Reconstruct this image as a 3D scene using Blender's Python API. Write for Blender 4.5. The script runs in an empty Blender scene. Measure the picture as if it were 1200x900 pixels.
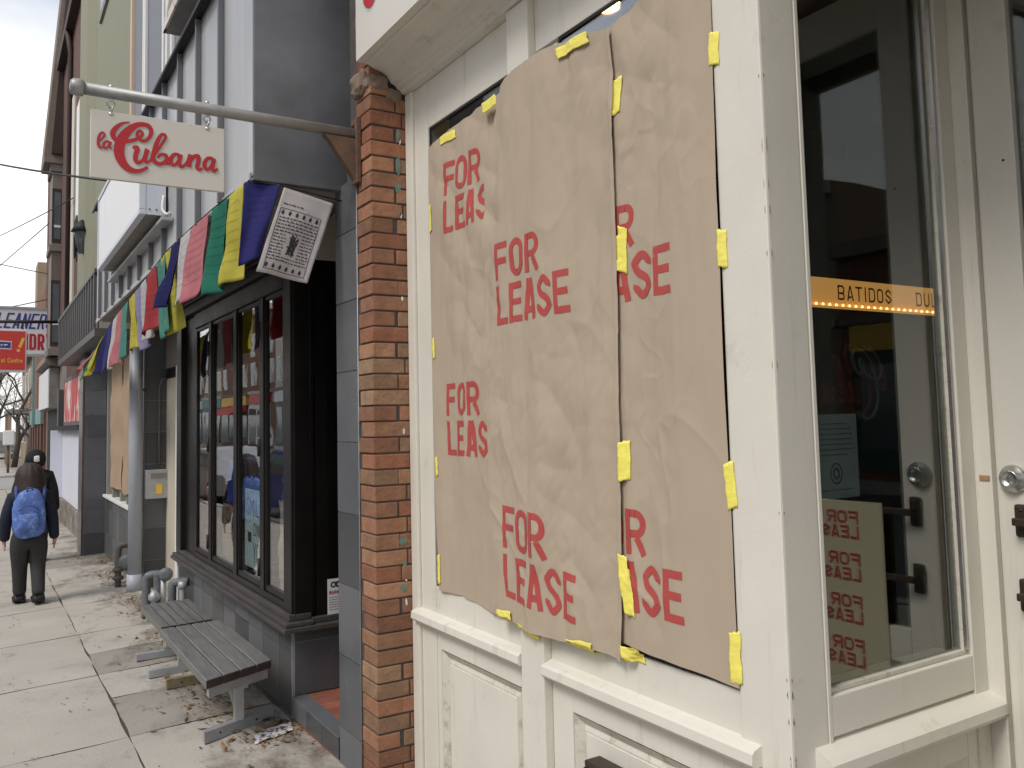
import bpy, bmesh, math, random
from mathutils import Vector, Matrix, noise as mn
random.seed(7)
R = math.radians
SC = bpy.context.scene
COL = SC.collection

# ------------------------------------------------------------------ camera frame (used to survey the place from the photo)
FPX, CX, CY, CAMZ = 998.0, 600.0, 415.0, 1.56
_d = Vector((-622, -(504 - CY), FPX)).normalized()
_u = Vector((-.024, 1, (504 - CY - 622 * .024) / FPX)); _u = (_u - _d * _u.dot(_d)).normalized()
_r = _u.cross(_d)
if _r.x < 0: _r = -_r
CAM = Vector((0, 0, CAMZ))
def ray(px, py):
    v = Vector((px - CX, -(py - CY), FPX)); return Vector((_r.dot(v), _d.dot(v), _u.dot(v)))
def onX(px, py, x): v = ray(px, py); return CAM + v * (x / v.x)
def onY(px, py, y): v = ray(px, py); return CAM + v * (y / v.y)

# ------------------------------------------------------------------ materials
def mat(name, col, rough=.6, var=.12, vs=6., bump=.0, bs=40., metal=0., spec=.5, attr=False, dirt=None, stretch=(1, 1, 1)):
    """procedural surface: base colour, soft colour variation, optional dirt (colour, scale, threshold, amount), bump"""
    m = bpy.data.materials.new(name); m.use_nodes = True
    n, l = m.node_tree.nodes, m.node_tree.links; b = n['Principled BSDF']
    b.inputs['Roughness'].default_value = rough; b.inputs['Metallic'].default_value = metal
    b.inputs['Specular IOR Level'].default_value = spec
    tc = n.new('ShaderNodeTexCoord'); mp = n.new('ShaderNodeMapping'); mp.inputs['Scale'].default_value = stretch
    l.new(tc.outputs['Object'], mp.inputs[0])
    nz = n.new('ShaderNodeTexNoise'); nz.inputs['Scale'].default_value = vs; nz.inputs['Detail'].default_value = 6
    nz.inputs['Roughness'].default_value = .62
    l.new(mp.outputs[0], nz.inputs['Vector'])
    rg = n.new('ShaderNodeMapRange'); rg.inputs[1].default_value = .28; rg.inputs[2].default_value = .72
    rg.inputs[3].default_value = 1 - var; rg.inputs[4].default_value = 1 + var
    l.new(nz.outputs[0], rg.inputs[0])
    mx = n.new('ShaderNodeMix'); mx.data_type = 'RGBA'; mx.blend_type = 'MULTIPLY'; mx.inputs[0].default_value = 1
    if attr:
        at = n.new('ShaderNodeAttribute'); at.attribute_name = 'tint'; l.new(at.outputs['Color'], mx.inputs[6])
    else: mx.inputs[6].default_value = (*col, 1)
    l.new(rg.outputs[0], mx.inputs[7]); out = mx.outputs[2]
    for dd in (dirt or []):
        dc, ds, th, am = dd[:4]
        z = n.new('ShaderNodeTexNoise'); z.inputs['Scale'].default_value = ds; z.inputs['Detail'].default_value = 8
        z.inputs['Roughness'].default_value = .7
        if len(dd) > 4:
            m2 = n.new('ShaderNodeMapping'); m2.inputs['Scale'].default_value = dd[4]; m2.inputs['Location'].default_value = (3, 1, 2)
            l.new(tc.outputs['Object'], m2.inputs[0]); l.new(m2.outputs[0], z.inputs['Vector'])
        else: l.new(tc.outputs['Object'], z.inputs['Vector'])
        q = n.new('ShaderNodeMapRange'); q.inputs[1].default_value = th; q.inputs[2].default_value = th + .12
        q.inputs[3].default_value = 0; q.inputs[4].default_value = am; l.new(z.outputs[0], q.inputs[0])
        d2 = n.new('ShaderNodeMix'); d2.data_type = 'RGBA'; d2.inputs[7].default_value = (*dc, 1)
        l.new(q.outputs[0], d2.inputs[0]); l.new(out, d2.inputs[6]); out = d2.outputs[2]
    l.new(out, b.inputs['Base Color'])
    r2 = n.new('ShaderNodeMapRange'); r2.inputs[3].default_value = max(.02, rough - .1); r2.inputs[4].default_value = min(1, rough + .12)
    l.new(nz.outputs[0], r2.inputs[0]); l.new(r2.outputs[0], b.inputs['Roughness'])
    if bump:
        bz = n.new('ShaderNodeTexNoise'); bz.inputs['Scale'].default_value = bs; bz.inputs['Detail'].default_value = 5
        l.new(mp.outputs[0], bz.inputs['Vector'])
        bp = n.new('ShaderNodeBump'); bp.inputs['Strength'].default_value = min(1, bump); bp.inputs['Distance'].default_value = .004
        l.new(bz.outputs[0], bp.inputs['Height']); l.new(bp.outputs[0], b.inputs['Normal'])
    return m
def glass(name, tint=(.9, .93, .92), f0=.05, rough=.0, wob=.0):
    m = bpy.data.materials.new(name); m.use_nodes = True
    n, l = m.node_tree.nodes, m.node_tree.links; n.remove(n['Principled BSDF']); o = n['Material Output']
    tr = n.new('ShaderNodeBsdfTransparent'); tr.inputs[0].default_value = (*tint, 1)
    gl = n.new('ShaderNodeBsdfGlossy'); gl.inputs['Roughness'].default_value = rough
    lw = n.new('ShaderNodeLayerWeight'); lw.inputs[0].default_value = .5
    p = n.new('ShaderNodeMath'); p.operation = 'POWER'; p.inputs[1].default_value = 5; l.new(lw.outputs['Facing'], p.inputs[0])
    r = n.new('ShaderNodeMapRange'); r.inputs[3].default_value = f0; r.inputs[4].default_value = 1; l.new(p.outputs[0], r.inputs[0])
    mx = n.new('ShaderNodeMixShader'); l.new(r.outputs[0], mx.inputs[0]); l.new(tr.outputs[0], mx.inputs[1]); l.new(gl.outputs[0], mx.inputs[2])
    l.new(mx.outputs[0], o.inputs[0])
    if wob:
        z = n.new('ShaderNodeTexNoise'); z.inputs['Scale'].default_value = 2.2; tc = n.new('ShaderNodeTexCoord')
        l.new(tc.outputs['Object'], z.inputs['Vector'])
        bp = n.new('ShaderNodeBump'); bp.inputs['Strength'].default_value = wob; bp.inputs['Distance'].default_value = .01
        l.new(z.outputs[0], bp.inputs['Height']); l.new(bp.outputs[0], gl.inputs['Normal'])
    return m
def emit(name, col, s):
    m = mat(name, col, .5); b = m.node_tree.nodes['Principled BSDF']
    b.inputs['Emission Color'].default_value = (*col, 1); b.inputs['Emission Strength'].default_value = s
    return m
M = {}
M['white'] = mat('aged_white_paint', (.70, .67, .59), .5, .05, 3, .14, 70, dirt=[((.38, .33, .25), 5, .60, .38), ((.45, .40, .31), 3, .57, .42, (5, 5, .4)), ((.33, .28, .2), 1.6, .66, .4)])
M['whitedirt'] = mat('dirty_white_moulding', (.60, .565, .49), .6, .08, 9, .4, 70, dirt=[((.27, .23, .18), 16, .52, .55), ((.2, .16, .12), 60, .6, .5)])
M['board'] = mat('cream_sign_board', (.66, .63, .57), .5, .03, 2, .1, 30, dirt=[((.42, .38, .33), 26, .70, .5)])
M['barewood'] = mat('chipped_bare_wood', (.36, .21, .10), .8, .25, 40)
M['kraft'] = mat('brown_kraft_paper', (.440, .362, .272), .78, .04, 5, .12, 22, spec=.25, stretch=(1, 1.2, .35))
M['kraft2'] = mat('old_brown_paper', (.40, .29, .20), .8, .08, 4, .2, 20, spec=.2)
M['ink'] = mat('red_print', (.44, .078, .070), .7, .07, 30, spec=.25)
M['tape'] = mat('yellow_tape', (.90, .80, .15), .55, .12, 26, .25, 80, stretch=(1, 1, 3))
M['brick'] = mat('red_brick', (1, 1, 1), .9, .22, 16, 1, 60, attr=True, spec=.2, dirt=[((.09, .07, .06), 26, .58, .55), ((.38, .30, .23), 12, .62, .35), ((.11, .085, .07), 7, .60, .45)])
M['mortar'] = mat('dark_mortar', (.085, .075, .068), .95, .2, 30, .6, 80)
M['greenpaint'] = mat('flaking_green_paint', (.13, .22, .19), .8, .3, 40)
M['stone'] = mat('crumbling_brownstone', (.22, .165, .125), .95, .3, 22, 1, 50)
M['tile'] = mat('slate_tile', (1, 1, 1), .33, .14, 7, .15, 30, attr=True, stretch=(1, 1, .6), dirt=[((.17, .19, .21), 5, .6, .5)])
M['grout'] = mat('grey_grout', (.30, .31, .31), .9, .1, 20)
M['darkbrown'] = mat('dark_brown_paint', (.009, .0072, .0065), .36, .2, 8, .1, 40, spec=.28)
M['sillwood'] = mat('weathered_dark_sill', (.058, .052, .049), .55, .3, 14, .5, 40, stretch=(2, .3, 2))
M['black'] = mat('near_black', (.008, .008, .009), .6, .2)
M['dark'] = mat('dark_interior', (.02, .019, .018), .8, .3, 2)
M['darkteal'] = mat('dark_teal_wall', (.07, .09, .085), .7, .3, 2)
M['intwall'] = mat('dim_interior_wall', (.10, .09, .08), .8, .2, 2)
M['cream'] = mat('cream_plaster', (.56, .52, .44), .7, .05, 3)
M['beige'] = mat('beige_door_paint', (.56, .51, .42), .6, .06, 3, dirt=[((.3, .26, .2), 5, .64, .4)])
M['trimwhite'] = mat('white_trim', (.74, .73, .70), .5, .04, 4)
M['zinc'] = mat('zinc_cladding', (.41, .415, .42), .42, .16, 2.2, .1, 20, metal=.2, stretch=(1, 1, .35), dirt=[((.30, .30, .31), 6, .6, .5), ((.52, .52, .52), 2.2, .54, .5, (1, 5, .35)), ((.24, .24, .25), 3, .60, .5, (1, 7, .3))])
M['zincdark'] = mat('dark_zinc_side', (.155, .16, .172), .45, .3, 3, .1, 12, metal=.35, dirt=[((.20, .20, .21), 4, .6, .4)])  # darker zinc grey for the fascia's side, lip and roof
M['seam'] = mat('grey_standing_seam', (.16, .165, .18), .5, .1, 5, metal=.3)
M['galv'] = mat('galvanised_pipe', (.34, .34, .33), .5, .15, 18, .15, 60, metal=.45)
M['steel'] = mat('bright_steel', (.6, .6, .58), .3, .1, 20, metal=.9)
M['rust'] = mat('rusty_iron', (.13, .075, .05), .85, .35, 25, .7, 60)
M['rustedge'] = mat('rusted_white_frame', (.62, .58, .52), .6, .15, 5, dirt=[((.40, .18, .06), 6, .52, .9)])
M['brownwood'] = mat('brown_wood_bracket', (.14, .085, .055), .8, .3, 12, .4, 40)
M['lightbox'] = mat('white_light_box', (.74, .75, .76), .45, .04, 2, dirt=[((.50, .52, .58), 2.2, .6, .5)])
M['boxend'] = mat('pale_metal_end', (.62, .65, .72), .5, .04, 4)
M['soffit'] = mat('grey_soffit', (.24, .22, .20), .7, .25, 5, dirt=[((.12, .10, .09), 6, .58, .6)])
M['slat'] = mat('dark_grey_bench_board', (.145, .142, .138), .40, .30, 9, .25, 30, stretch=(6, .6, 6), dirt=[((.24, .23, .22), 12, .62, .5)])
M['slatend'] = mat('dark_brown_board_end', (.05, .035, .03), .7, .3, 20)
M['alu'] = mat('dull_aluminium', (.40, .41, .42), .5, .12, 12, .1, 40, metal=.4)
M['mossy'] = mat('mossy_stained_metal', (.20, .17, .11), .85, .25, 14, .4, 40, dirt=[((.16, .13, .03), 9, .5, .8)])
M['pipegrey'] = mat('grey_downspout_paint', (.38, .41, .46), .45, .06, 4, dirt=[((.22, .19, .16), 7, .66, .5)])
M['meterpipe'] = mat('rusty_grey_pipe', (.12, .105, .095), .75, .3, 14, .5, 40, dirt=[((.15, .08, .05), 10, .56, .7)])
M['gaspipe'] = mat('grey_gas_pipe', (.13, .14, .15), .55, .3, 20)
M['olive'] = mat('olive_stucco', (.26, .26, .185), .85, .05, 2, .2, 60)
M['olivetrim'] = mat('olive_window_trim', (.24, .235, .20), .7, .05, 3)
M['peach'] = mat('peach_edge_strip', (.60, .46, .33), .7, .05, 3)
M['greypanel'] = mat('blue_grey_panel', (.19, .20, .225), .6, .06, 3)
M['mansard'] = mat('brown_shingle', (.20, .155, .13), .85, .2, 9, .4, 20)
M['siding'] = mat('taupe_siding', (.21, .18, .155), .75, .10, 3)
M['darkboard'] = mat('dark_brown_eave', (.045, .027, .022), .7, .25, 6)
M['farbrick'] = mat('brown_far_brick', (.115, .06, .045), .9, .25, 9)
M['redbrick'] = mat('street_red_brick', (.24, .115, .075), .9, .2, 3, dirt=[((.16, .09, .06), 12, .5, .5)])
M['tanbrick'] = mat('tan_brick', (.34, .26, .18), .9, .15, 3)
M['paleblue'] = mat('pale_board', (.66, .68, .76), .6, .03, 2)
M['rail'] = mat('dark_grey_railing', (.10, .10, .098), .5, .1, 5)
M['railpanel'] = mat('grey_railing_panel', (.20, .195, .185), .6, .1, 5)
M['signwhite'] = mat('white_sign_face', (.74, .74, .76), .5, .03, 2)
M['signred'] = mat('red_sign_face', (.60, .045, .035), .45, .04, 2)
M['signblue'] = mat('blue_sign_lettering', (.03, .05, .26), .5, .04, 3)
M['yellow'] = mat('yellow_sign_lettering', (.82, .52, .07), .5, .05, 3)
M['red'] = mat('red_lettering', (.47, .012, .022), .45, .05, 12)
M['mint'] = mat('mint_lettering_edge', (.42, .60, .53), .5, .04, 10)
M['teal'] = mat('teal_sign', (.20, .33, .32), .6, .08, 3)
M['darkgreen'] = mat('dark_green_end', (.02, .075, .05), .6, .05, 3)
M['concrete'] = mat('sidewalk_concrete', (.42, .392, .345), .88, .10, 1.7, .7, 55, spec=.3, dirt=[((.24, .21, .175), 1.2, .57, .55), ((.15, .115, .08), 5, .66, .6), ((.52, .49, .45), 2.3, .63, .4), ((.13, .10, .075), 34, .70, .5)])
M['concdark'] = mat('damp_grey_concrete', (.30, .278, .243), .85, .14, 3, .7, 50, spec=.3, dirt=[((.13, .11, .09), 6, .56, .6), ((.33, .31, .28), 3, .62, .4)])
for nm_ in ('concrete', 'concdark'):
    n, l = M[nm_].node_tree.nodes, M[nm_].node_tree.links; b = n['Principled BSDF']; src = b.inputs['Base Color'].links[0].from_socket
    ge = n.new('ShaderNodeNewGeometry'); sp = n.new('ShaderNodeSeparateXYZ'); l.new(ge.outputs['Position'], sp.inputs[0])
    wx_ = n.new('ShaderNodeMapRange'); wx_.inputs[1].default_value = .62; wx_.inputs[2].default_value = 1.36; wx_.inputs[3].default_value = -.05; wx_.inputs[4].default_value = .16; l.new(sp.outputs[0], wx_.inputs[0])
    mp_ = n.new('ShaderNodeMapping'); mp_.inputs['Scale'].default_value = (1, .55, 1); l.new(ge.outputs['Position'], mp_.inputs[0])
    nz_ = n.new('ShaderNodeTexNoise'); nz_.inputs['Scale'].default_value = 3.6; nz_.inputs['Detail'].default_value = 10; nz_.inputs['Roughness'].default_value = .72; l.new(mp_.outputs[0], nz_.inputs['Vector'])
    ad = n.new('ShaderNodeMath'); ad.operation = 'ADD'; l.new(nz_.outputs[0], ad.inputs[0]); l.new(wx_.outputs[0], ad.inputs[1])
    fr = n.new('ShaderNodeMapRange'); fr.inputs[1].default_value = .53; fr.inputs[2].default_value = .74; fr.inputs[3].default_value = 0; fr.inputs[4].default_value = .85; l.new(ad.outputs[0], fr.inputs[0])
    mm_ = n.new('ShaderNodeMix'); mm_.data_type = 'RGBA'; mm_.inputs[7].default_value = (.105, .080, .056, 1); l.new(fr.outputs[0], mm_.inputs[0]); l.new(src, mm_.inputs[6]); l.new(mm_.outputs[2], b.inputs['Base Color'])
M['soil'] = mat('joint_dirt', (.075, .06, .045), .95, .3, 20)
M['asphalt'] = mat('asphalt', (.055, .055, .056), .9, .2, 6, .5, 90)
M['asphaltpale'] = mat('dusty_asphalt', (.30, .29, .27), .9, .12, 2)
M['ground'] = mat('bare_ground', (.12, .11, .09), .95, .3, 1)
M['leaf'] = mat('dead_leaf', (1, 1, 1), .85, .2, 30, attr=True, spec=.2)
M['scrap'] = mat('scrap_paper', (.70, .68, .70), .7, .06, 14)
M['terra'] = mat('red_floor_tile', (1, 1, 1), .7, .2, 10, .2, 40, attr=True, dirt=[((.09, .07, .055), 12, .58, .7)])
M['brass'] = mat('brass', (.55, .36, .12), .3, .15, 12, metal=.9)
M['bronze'] = mat('dark_bronze', (.07, .05, .04), .5, .3, 20, .3, 60, metal=.5)
M['printblack'] = mat('black_print', (.03, .03, .035), .7, .1)
M['printgrey'] = mat('grey_print', (.16, .18, .22), .7, .1)
M['notice'] = mat('bluish_notice_paper', (.60, .66, .74), .7, .04, 3)
M['paleyellow'] = mat('pale_yellow_paper', (.60, .545, .37), .7, .05, 3)
M['cyanpaper'] = mat('pale_cyan_paper', (.62, .76, .76), .7, .04, 3)
M['blanket'] = mat('cream_blanket', (.55, .50, .40), .9, .25, 16, .6, 30)
M['bluecloth'] = mat('blue_cloth', (.03, .06, .32), .8, .25, 12)
M['redcloth'] = mat('red_curtain', (.32, .03, .03), .8, .25, 6)
M['strip'] = emit('amber_strip', (.75, .34, .095), 1.0)
M['lamp'] = emit('warm_bulb', (1, .58, .2), 4)
M['bulb'] = emit('yellow_bulb', (1, .72, .3), 7)
M['stripink'] = mat('dark_red_strip_lettering', (.10, .012, .01), .6, .1)
M['neon'] = mat('unlit_red_neon', (.18, .015, .02), .3, .1)
M['neon2'] = mat('unlit_clear_tube', (.16, .17, .17), .3, .1)
M['glass'] = glass('window_glass', (.86, .89, .88), .045, wob=.12)
M['glassdeep'] = glass('reflective_window_glass', (.66, .71, .68), .19, wob=.05)
M['glassfront'] = glass('sky_reflecting_glass', (.85, .88, .88), .30, wob=.05)
M['glassbay'] = glass('shop_bay_glass', (.93, .95, .95), .22, wob=.08)
M['farpane'] = mat('far_window_pane', (.10, .13, .14), .08, .2, 2, spec=.8)
M['skin'] = mat('skin', (.50, .30, .22), .6, .06)
M['navy'] = mat('navy_jacket', (.010, .014, .032), .8, .25, 9, .5, 30)
M['blackcloth'] = mat('black_hooded_coat', (.007, .007, .008), .85, .25, 9, .5, 30)
M['trousers'] = mat('charcoal_trousers', (.033, .033, .034), .85, .2, 14, .5, 40)
M['shoe'] = mat('black_shoes', (.01, .01, .01), .5, .2)
M['hair'] = mat('dark_brown_hair', (.034, .021, .016), .6, .5, 30, .8, 60, stretch=(4, 4, .6))
M['bag'] = mat('blue_patterned_nylon', (.09, .17, .46), .7, .2, 14, .3, 40, dirt=[((.30, .42, .72), 22, .52, .8), ((.20, .10, .36), 15, .58, .7), ((.03, .05, .2), 30, .62, .6)])
M['bagdark'] = mat('dark_blue_bag_trim', (.05, .08, .26), .7, .15)
M['bark'] = mat('grey_bark', (.10, .085, .075), .95, .3, 12, .5)
M['tyre'] = mat('tyre_rubber', (.015, .015, .015), .85, .2)
M['wire'] = mat('black_cable', (.015, .014, .014), .6, .1)
for nm, c in dict(white=(.60, .575, .57), blue=(.045, .045, .19), yellow=(.58, .52, .09), green=(.035, .20, .14), pink=(.56, .21, .23), navy=(.03, .03, .12), teal=(.10, .29, .24), red=(.42, .06, .065), lavender=(.33, .31, .46), grass=(.03, .18, .06)).items():
    M['flag_' + nm] = mat(nm + '_cotton', c, .85, .14, 8, .3, 90, spec=.12, dirt=[(tuple(min(1, v * 1.25 + .03) for v in c), 5, .55, .5)])
    b = M['flag_' + nm].node_tree.nodes; lk = M['flag_' + nm].node_tree.links; tl = b.new('ShaderNodeBsdfTranslucent'); ms_ = b.new('ShaderNodeMixShader'); ms_.inputs[0].default_value = .28
    lk.new(b['Principled BSDF'].inputs['Base Color'].links[0].from_socket, tl.inputs[0]); lk.new(b['Principled BSDF'].outputs[0], ms_.inputs[1]); lk.new(tl.outputs[0], ms_.inputs[2]); lk.new(ms_.outputs[0], b['Material Output'].inputs[0])
    M['ink_' + nm] = mat(nm + '_flag_print', tuple(v * .72 for v in c), .85, .1, spec=.1)

# ------------------------------------------------------------------ mesh builder
ORG = {}
class MB:
    def __init__(s): s.b = bmesh.new(); s.t = s.b.loops.layers.float_color.new('tint'); s.c = None; s.lay = 0
    def _col(s, fs):
        if s.c:
            for f in fs:
                for lp in f.loops: lp[s.t] = (*s.c, 1)
    def box(s, x0, x1, y0, y1, z0, z1, bev=0.):
        if x0 > x1: x0, x1 = x1, x0
        if y0 > y1: y0, y1 = y1, y0
        if z0 > z1: z0, z1 = z1, z0
        v = [s.b.verts.new((x, y, z)) for x in (x0, x1) for y in (y0, y1) for z in (z0, z1)]
        fs = [s.b.faces.new([v[i] for i in q]) for q in ((0, 1, 3, 2), (4, 6, 7, 5), (0, 4, 5, 1), (2, 3, 7, 6), (0, 2, 6, 4), (1, 5, 7, 3))]
        s._col(fs)
        if bev:
            es = list({e for f in fs for e in f.edges})
            r = bmesh.ops.bevel(s.b, geom=es, offset=bev, segments=2, affect='EDGES', profile=.6)
            s._col(r['faces'])
        return s
    def face(s, pts):
        f = s.b.faces.new([s.b.verts.new(p) for p in pts]); s._col([f]); return f
    def prism(s, pts, off):
        """closed prism: polygon pts (3D) pushed along off"""
        off = Vector(off); a = [s.b.verts.new(p) for p in pts]; b = [s.b.verts.new(Vector(p) + off) for p in pts]
        fs = [s.b.faces.new(a), s.b.faces.new(b[::-1])]
        n = len(a)
        for i in range(n): fs.append(s.b.faces.new((a[i], b[i], b[(i + 1) % n], a[(i + 1) % n])))
        bmesh.ops.recalc_face_normals(s.b, faces=fs); s._col(fs); return s
    def tube(s, pts, r, n=10, cap=True):
        pts = [Vector(p) for p in pts]; m = len(pts); rs = r if isinstance(r, (list, tuple)) else [r] * m
        rings = []; up = None
        for i, p in enumerate(pts):
            t = (pts[min(i + 1, m - 1)] - pts[max(i - 1, 0)]).normalized()
            if up is None: up = t.orthogonal().normalized()
            up = (up - t * up.dot(t)); up = up.normalized() if up.length > 1e-6 else t.orthogonal().normalized()
            w = t.cross(up)
            rings.append([s.b.verts.new(p + (up * math.cos(2 * math.pi * k / n) + w * math.sin(2 * math.pi * k / n)) * rs[i]) for k in range(n)])
        fs = []
        for a, b in zip(rings, rings[1:]):
            for k in range(n): fs.append(s.b.faces.new((a[k], a[(k + 1) % n], b[(k + 1) % n], b[k])))
        if cap: fs += [s.b.faces.new(rings[0][::-1]), s.b.faces.new(rings[-1])]
        for f in fs: f.smooth = True
        if cap: fs[-1].smooth = fs[-2].smooth = False
        s._col(fs); return s
    def ring(s, c, axis, R_, r, n=18, k=8):
        """torus"""
        axis = Vector(axis).normalized(); a = axis.orthogonal().normalized(); b = axis.cross(a); c = Vector(c)
        return s.tube([c + (a * math.cos(2 * math.pi * i / n) + b * math.sin(2 * math.pi * i / n)) * R_ for i in range(n + 1)], r, k)
    def lathe(s, c, axis, prof, n=20):
        axis = Vector(axis).normalized(); a = axis.orthogonal().normalized(); b = axis.cross(a); c = Vector(c)
        rings = [[s.b.verts.new(c + axis * h + (a * math.cos(2 * math.pi * k / n) + b * math.sin(2 * math.pi * k / n)) * max(r, 1e-4)) for k in range(n)] for r, h in prof]
        fs = []
        for p, q in zip(rings, rings[1:]):
            for k in range(n): fs.append(s.b.faces.new((p[k], p[(k + 1) % n], q[(k + 1) % n], q[k])))
        fs += [s.b.faces.new(rings[0][::-1]), s.b.faces.new(rings[-1])]
        for f in fs: f.smooth = True
        bmesh.ops.recalc_face_normals(s.b, faces=fs)
        s._col(fs); return s
    def grid(s, fn, nu, nv, smooth=True):
        v = [[s.b.verts.new(fn(i / nu, j / nv)) for j in range(nv + 1)] for i in range(nu + 1)]
        fs = [s.b.faces.new((v[i][j], v[i + 1][j], v[i + 1][j + 1], v[i][j + 1])) for i in range(nu) for j in range(nv)]
        for f in fs: f.smooth = smooth
        s._col(fs); return s
    def ribbon(s, pts, w, fn, step=.01, closed=False, grad=0.):
        """flat stroke along 2D polyline pts, width w (or one per point), laid on a surface by fn(u, v, lift)"""
        P = [Vector((p[0], p[1])) for p in pts]; W = list(w) if isinstance(w, (list, tuple)) else [w] * len(P)
        if closed: P.append(P[0]); W.append(W[0])
        Q, V = [], []
        for i in range(len(P) - 1):
            k = max(1, int((P[i + 1] - P[i]).length / step + .5))
            for j in range(k):
                t = j / k; Q.append(P[i].lerp(P[i + 1], t)); V.append(W[i] * (1 - t) + W[i + 1] * t)
        Q.append(P[-1]); V.append(W[-1])
        m = len(Q); nw = max(1, int(max(V) / step + .5)); s.lay += 1; lift = .00022 * (s.lay % 6); rows = []
        for i in range(m):
            if closed: a, b = Q[(i - 1) % (m - 1)], Q[(i + 1) % (m - 1)]
            else: a, b = Q[max(i - 1, 0)], Q[min(i + 1, m - 1)]
            t = (b - a).normalized(); nn = Vector((-t.y, t.x))
            rows.append([s.b.verts.new(fn(*(Q[i] + nn * V[i] * (j / nw - .5)), lift + grad * i / m)) for j in range(nw + 1)])
        fs = [s.b.faces.new((rows[i][j], rows[i + 1][j], rows[i + 1][j + 1], rows[i][j + 1])) for i in range(m - 1) for j in range(nw)]
        for f in fs: f.smooth = True
        s._col(fs); return s
    def build(s, name, m, parent=None, merge=False):
        if merge: bmesh.ops.remove_doubles(s.b, verts=s.b.verts, dist=1e-5)
        me = bpy.data.meshes.new(name); o = bpy.data.objects.new(name, me); COL.objects.link(o)
        org = ORG.get(parent.name, Vector()) if parent else None
        if parent: o.parent = parent
        else:
            vs = [v.co for v in s.b.verts]
            org = Vector((sum(v.x for v in vs) / len(vs), sum(v.y for v in vs) / len(vs), min(v.z for v in vs))); o.location = org
        ORG[o.name] = org
        bmesh.ops.translate(s.b, verts=s.b.verts, vec=-org)
        s.b.to_mesh(me); s.b.free()
        for mm in (m if isinstance(m, (list, tuple)) else [m]): me.materials.append(mm)
        return o
def tag(o, label=None, cat=None, group=None, kind=None):
    if label: o['label'] = label
    if cat: o['category'] = cat
    if group: o['group'] = group
    if kind: o['kind'] = kind
    return o
def thing(name, loc, label, cat, group=None):
    o = bpy.data.objects.new(name, None); COL.objects.link(o); o.location = loc; o.empty_display_size = .1
    ORG[o.name] = Vector(loc); return tag(o, label, cat, group)
def bx(name, m, parent, x0, x1, y0, y1, z0, z1, bev=0.): return MB().box(x0, x1, y0, y1, z0, z1, bev).build(name, m, parent)

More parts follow.
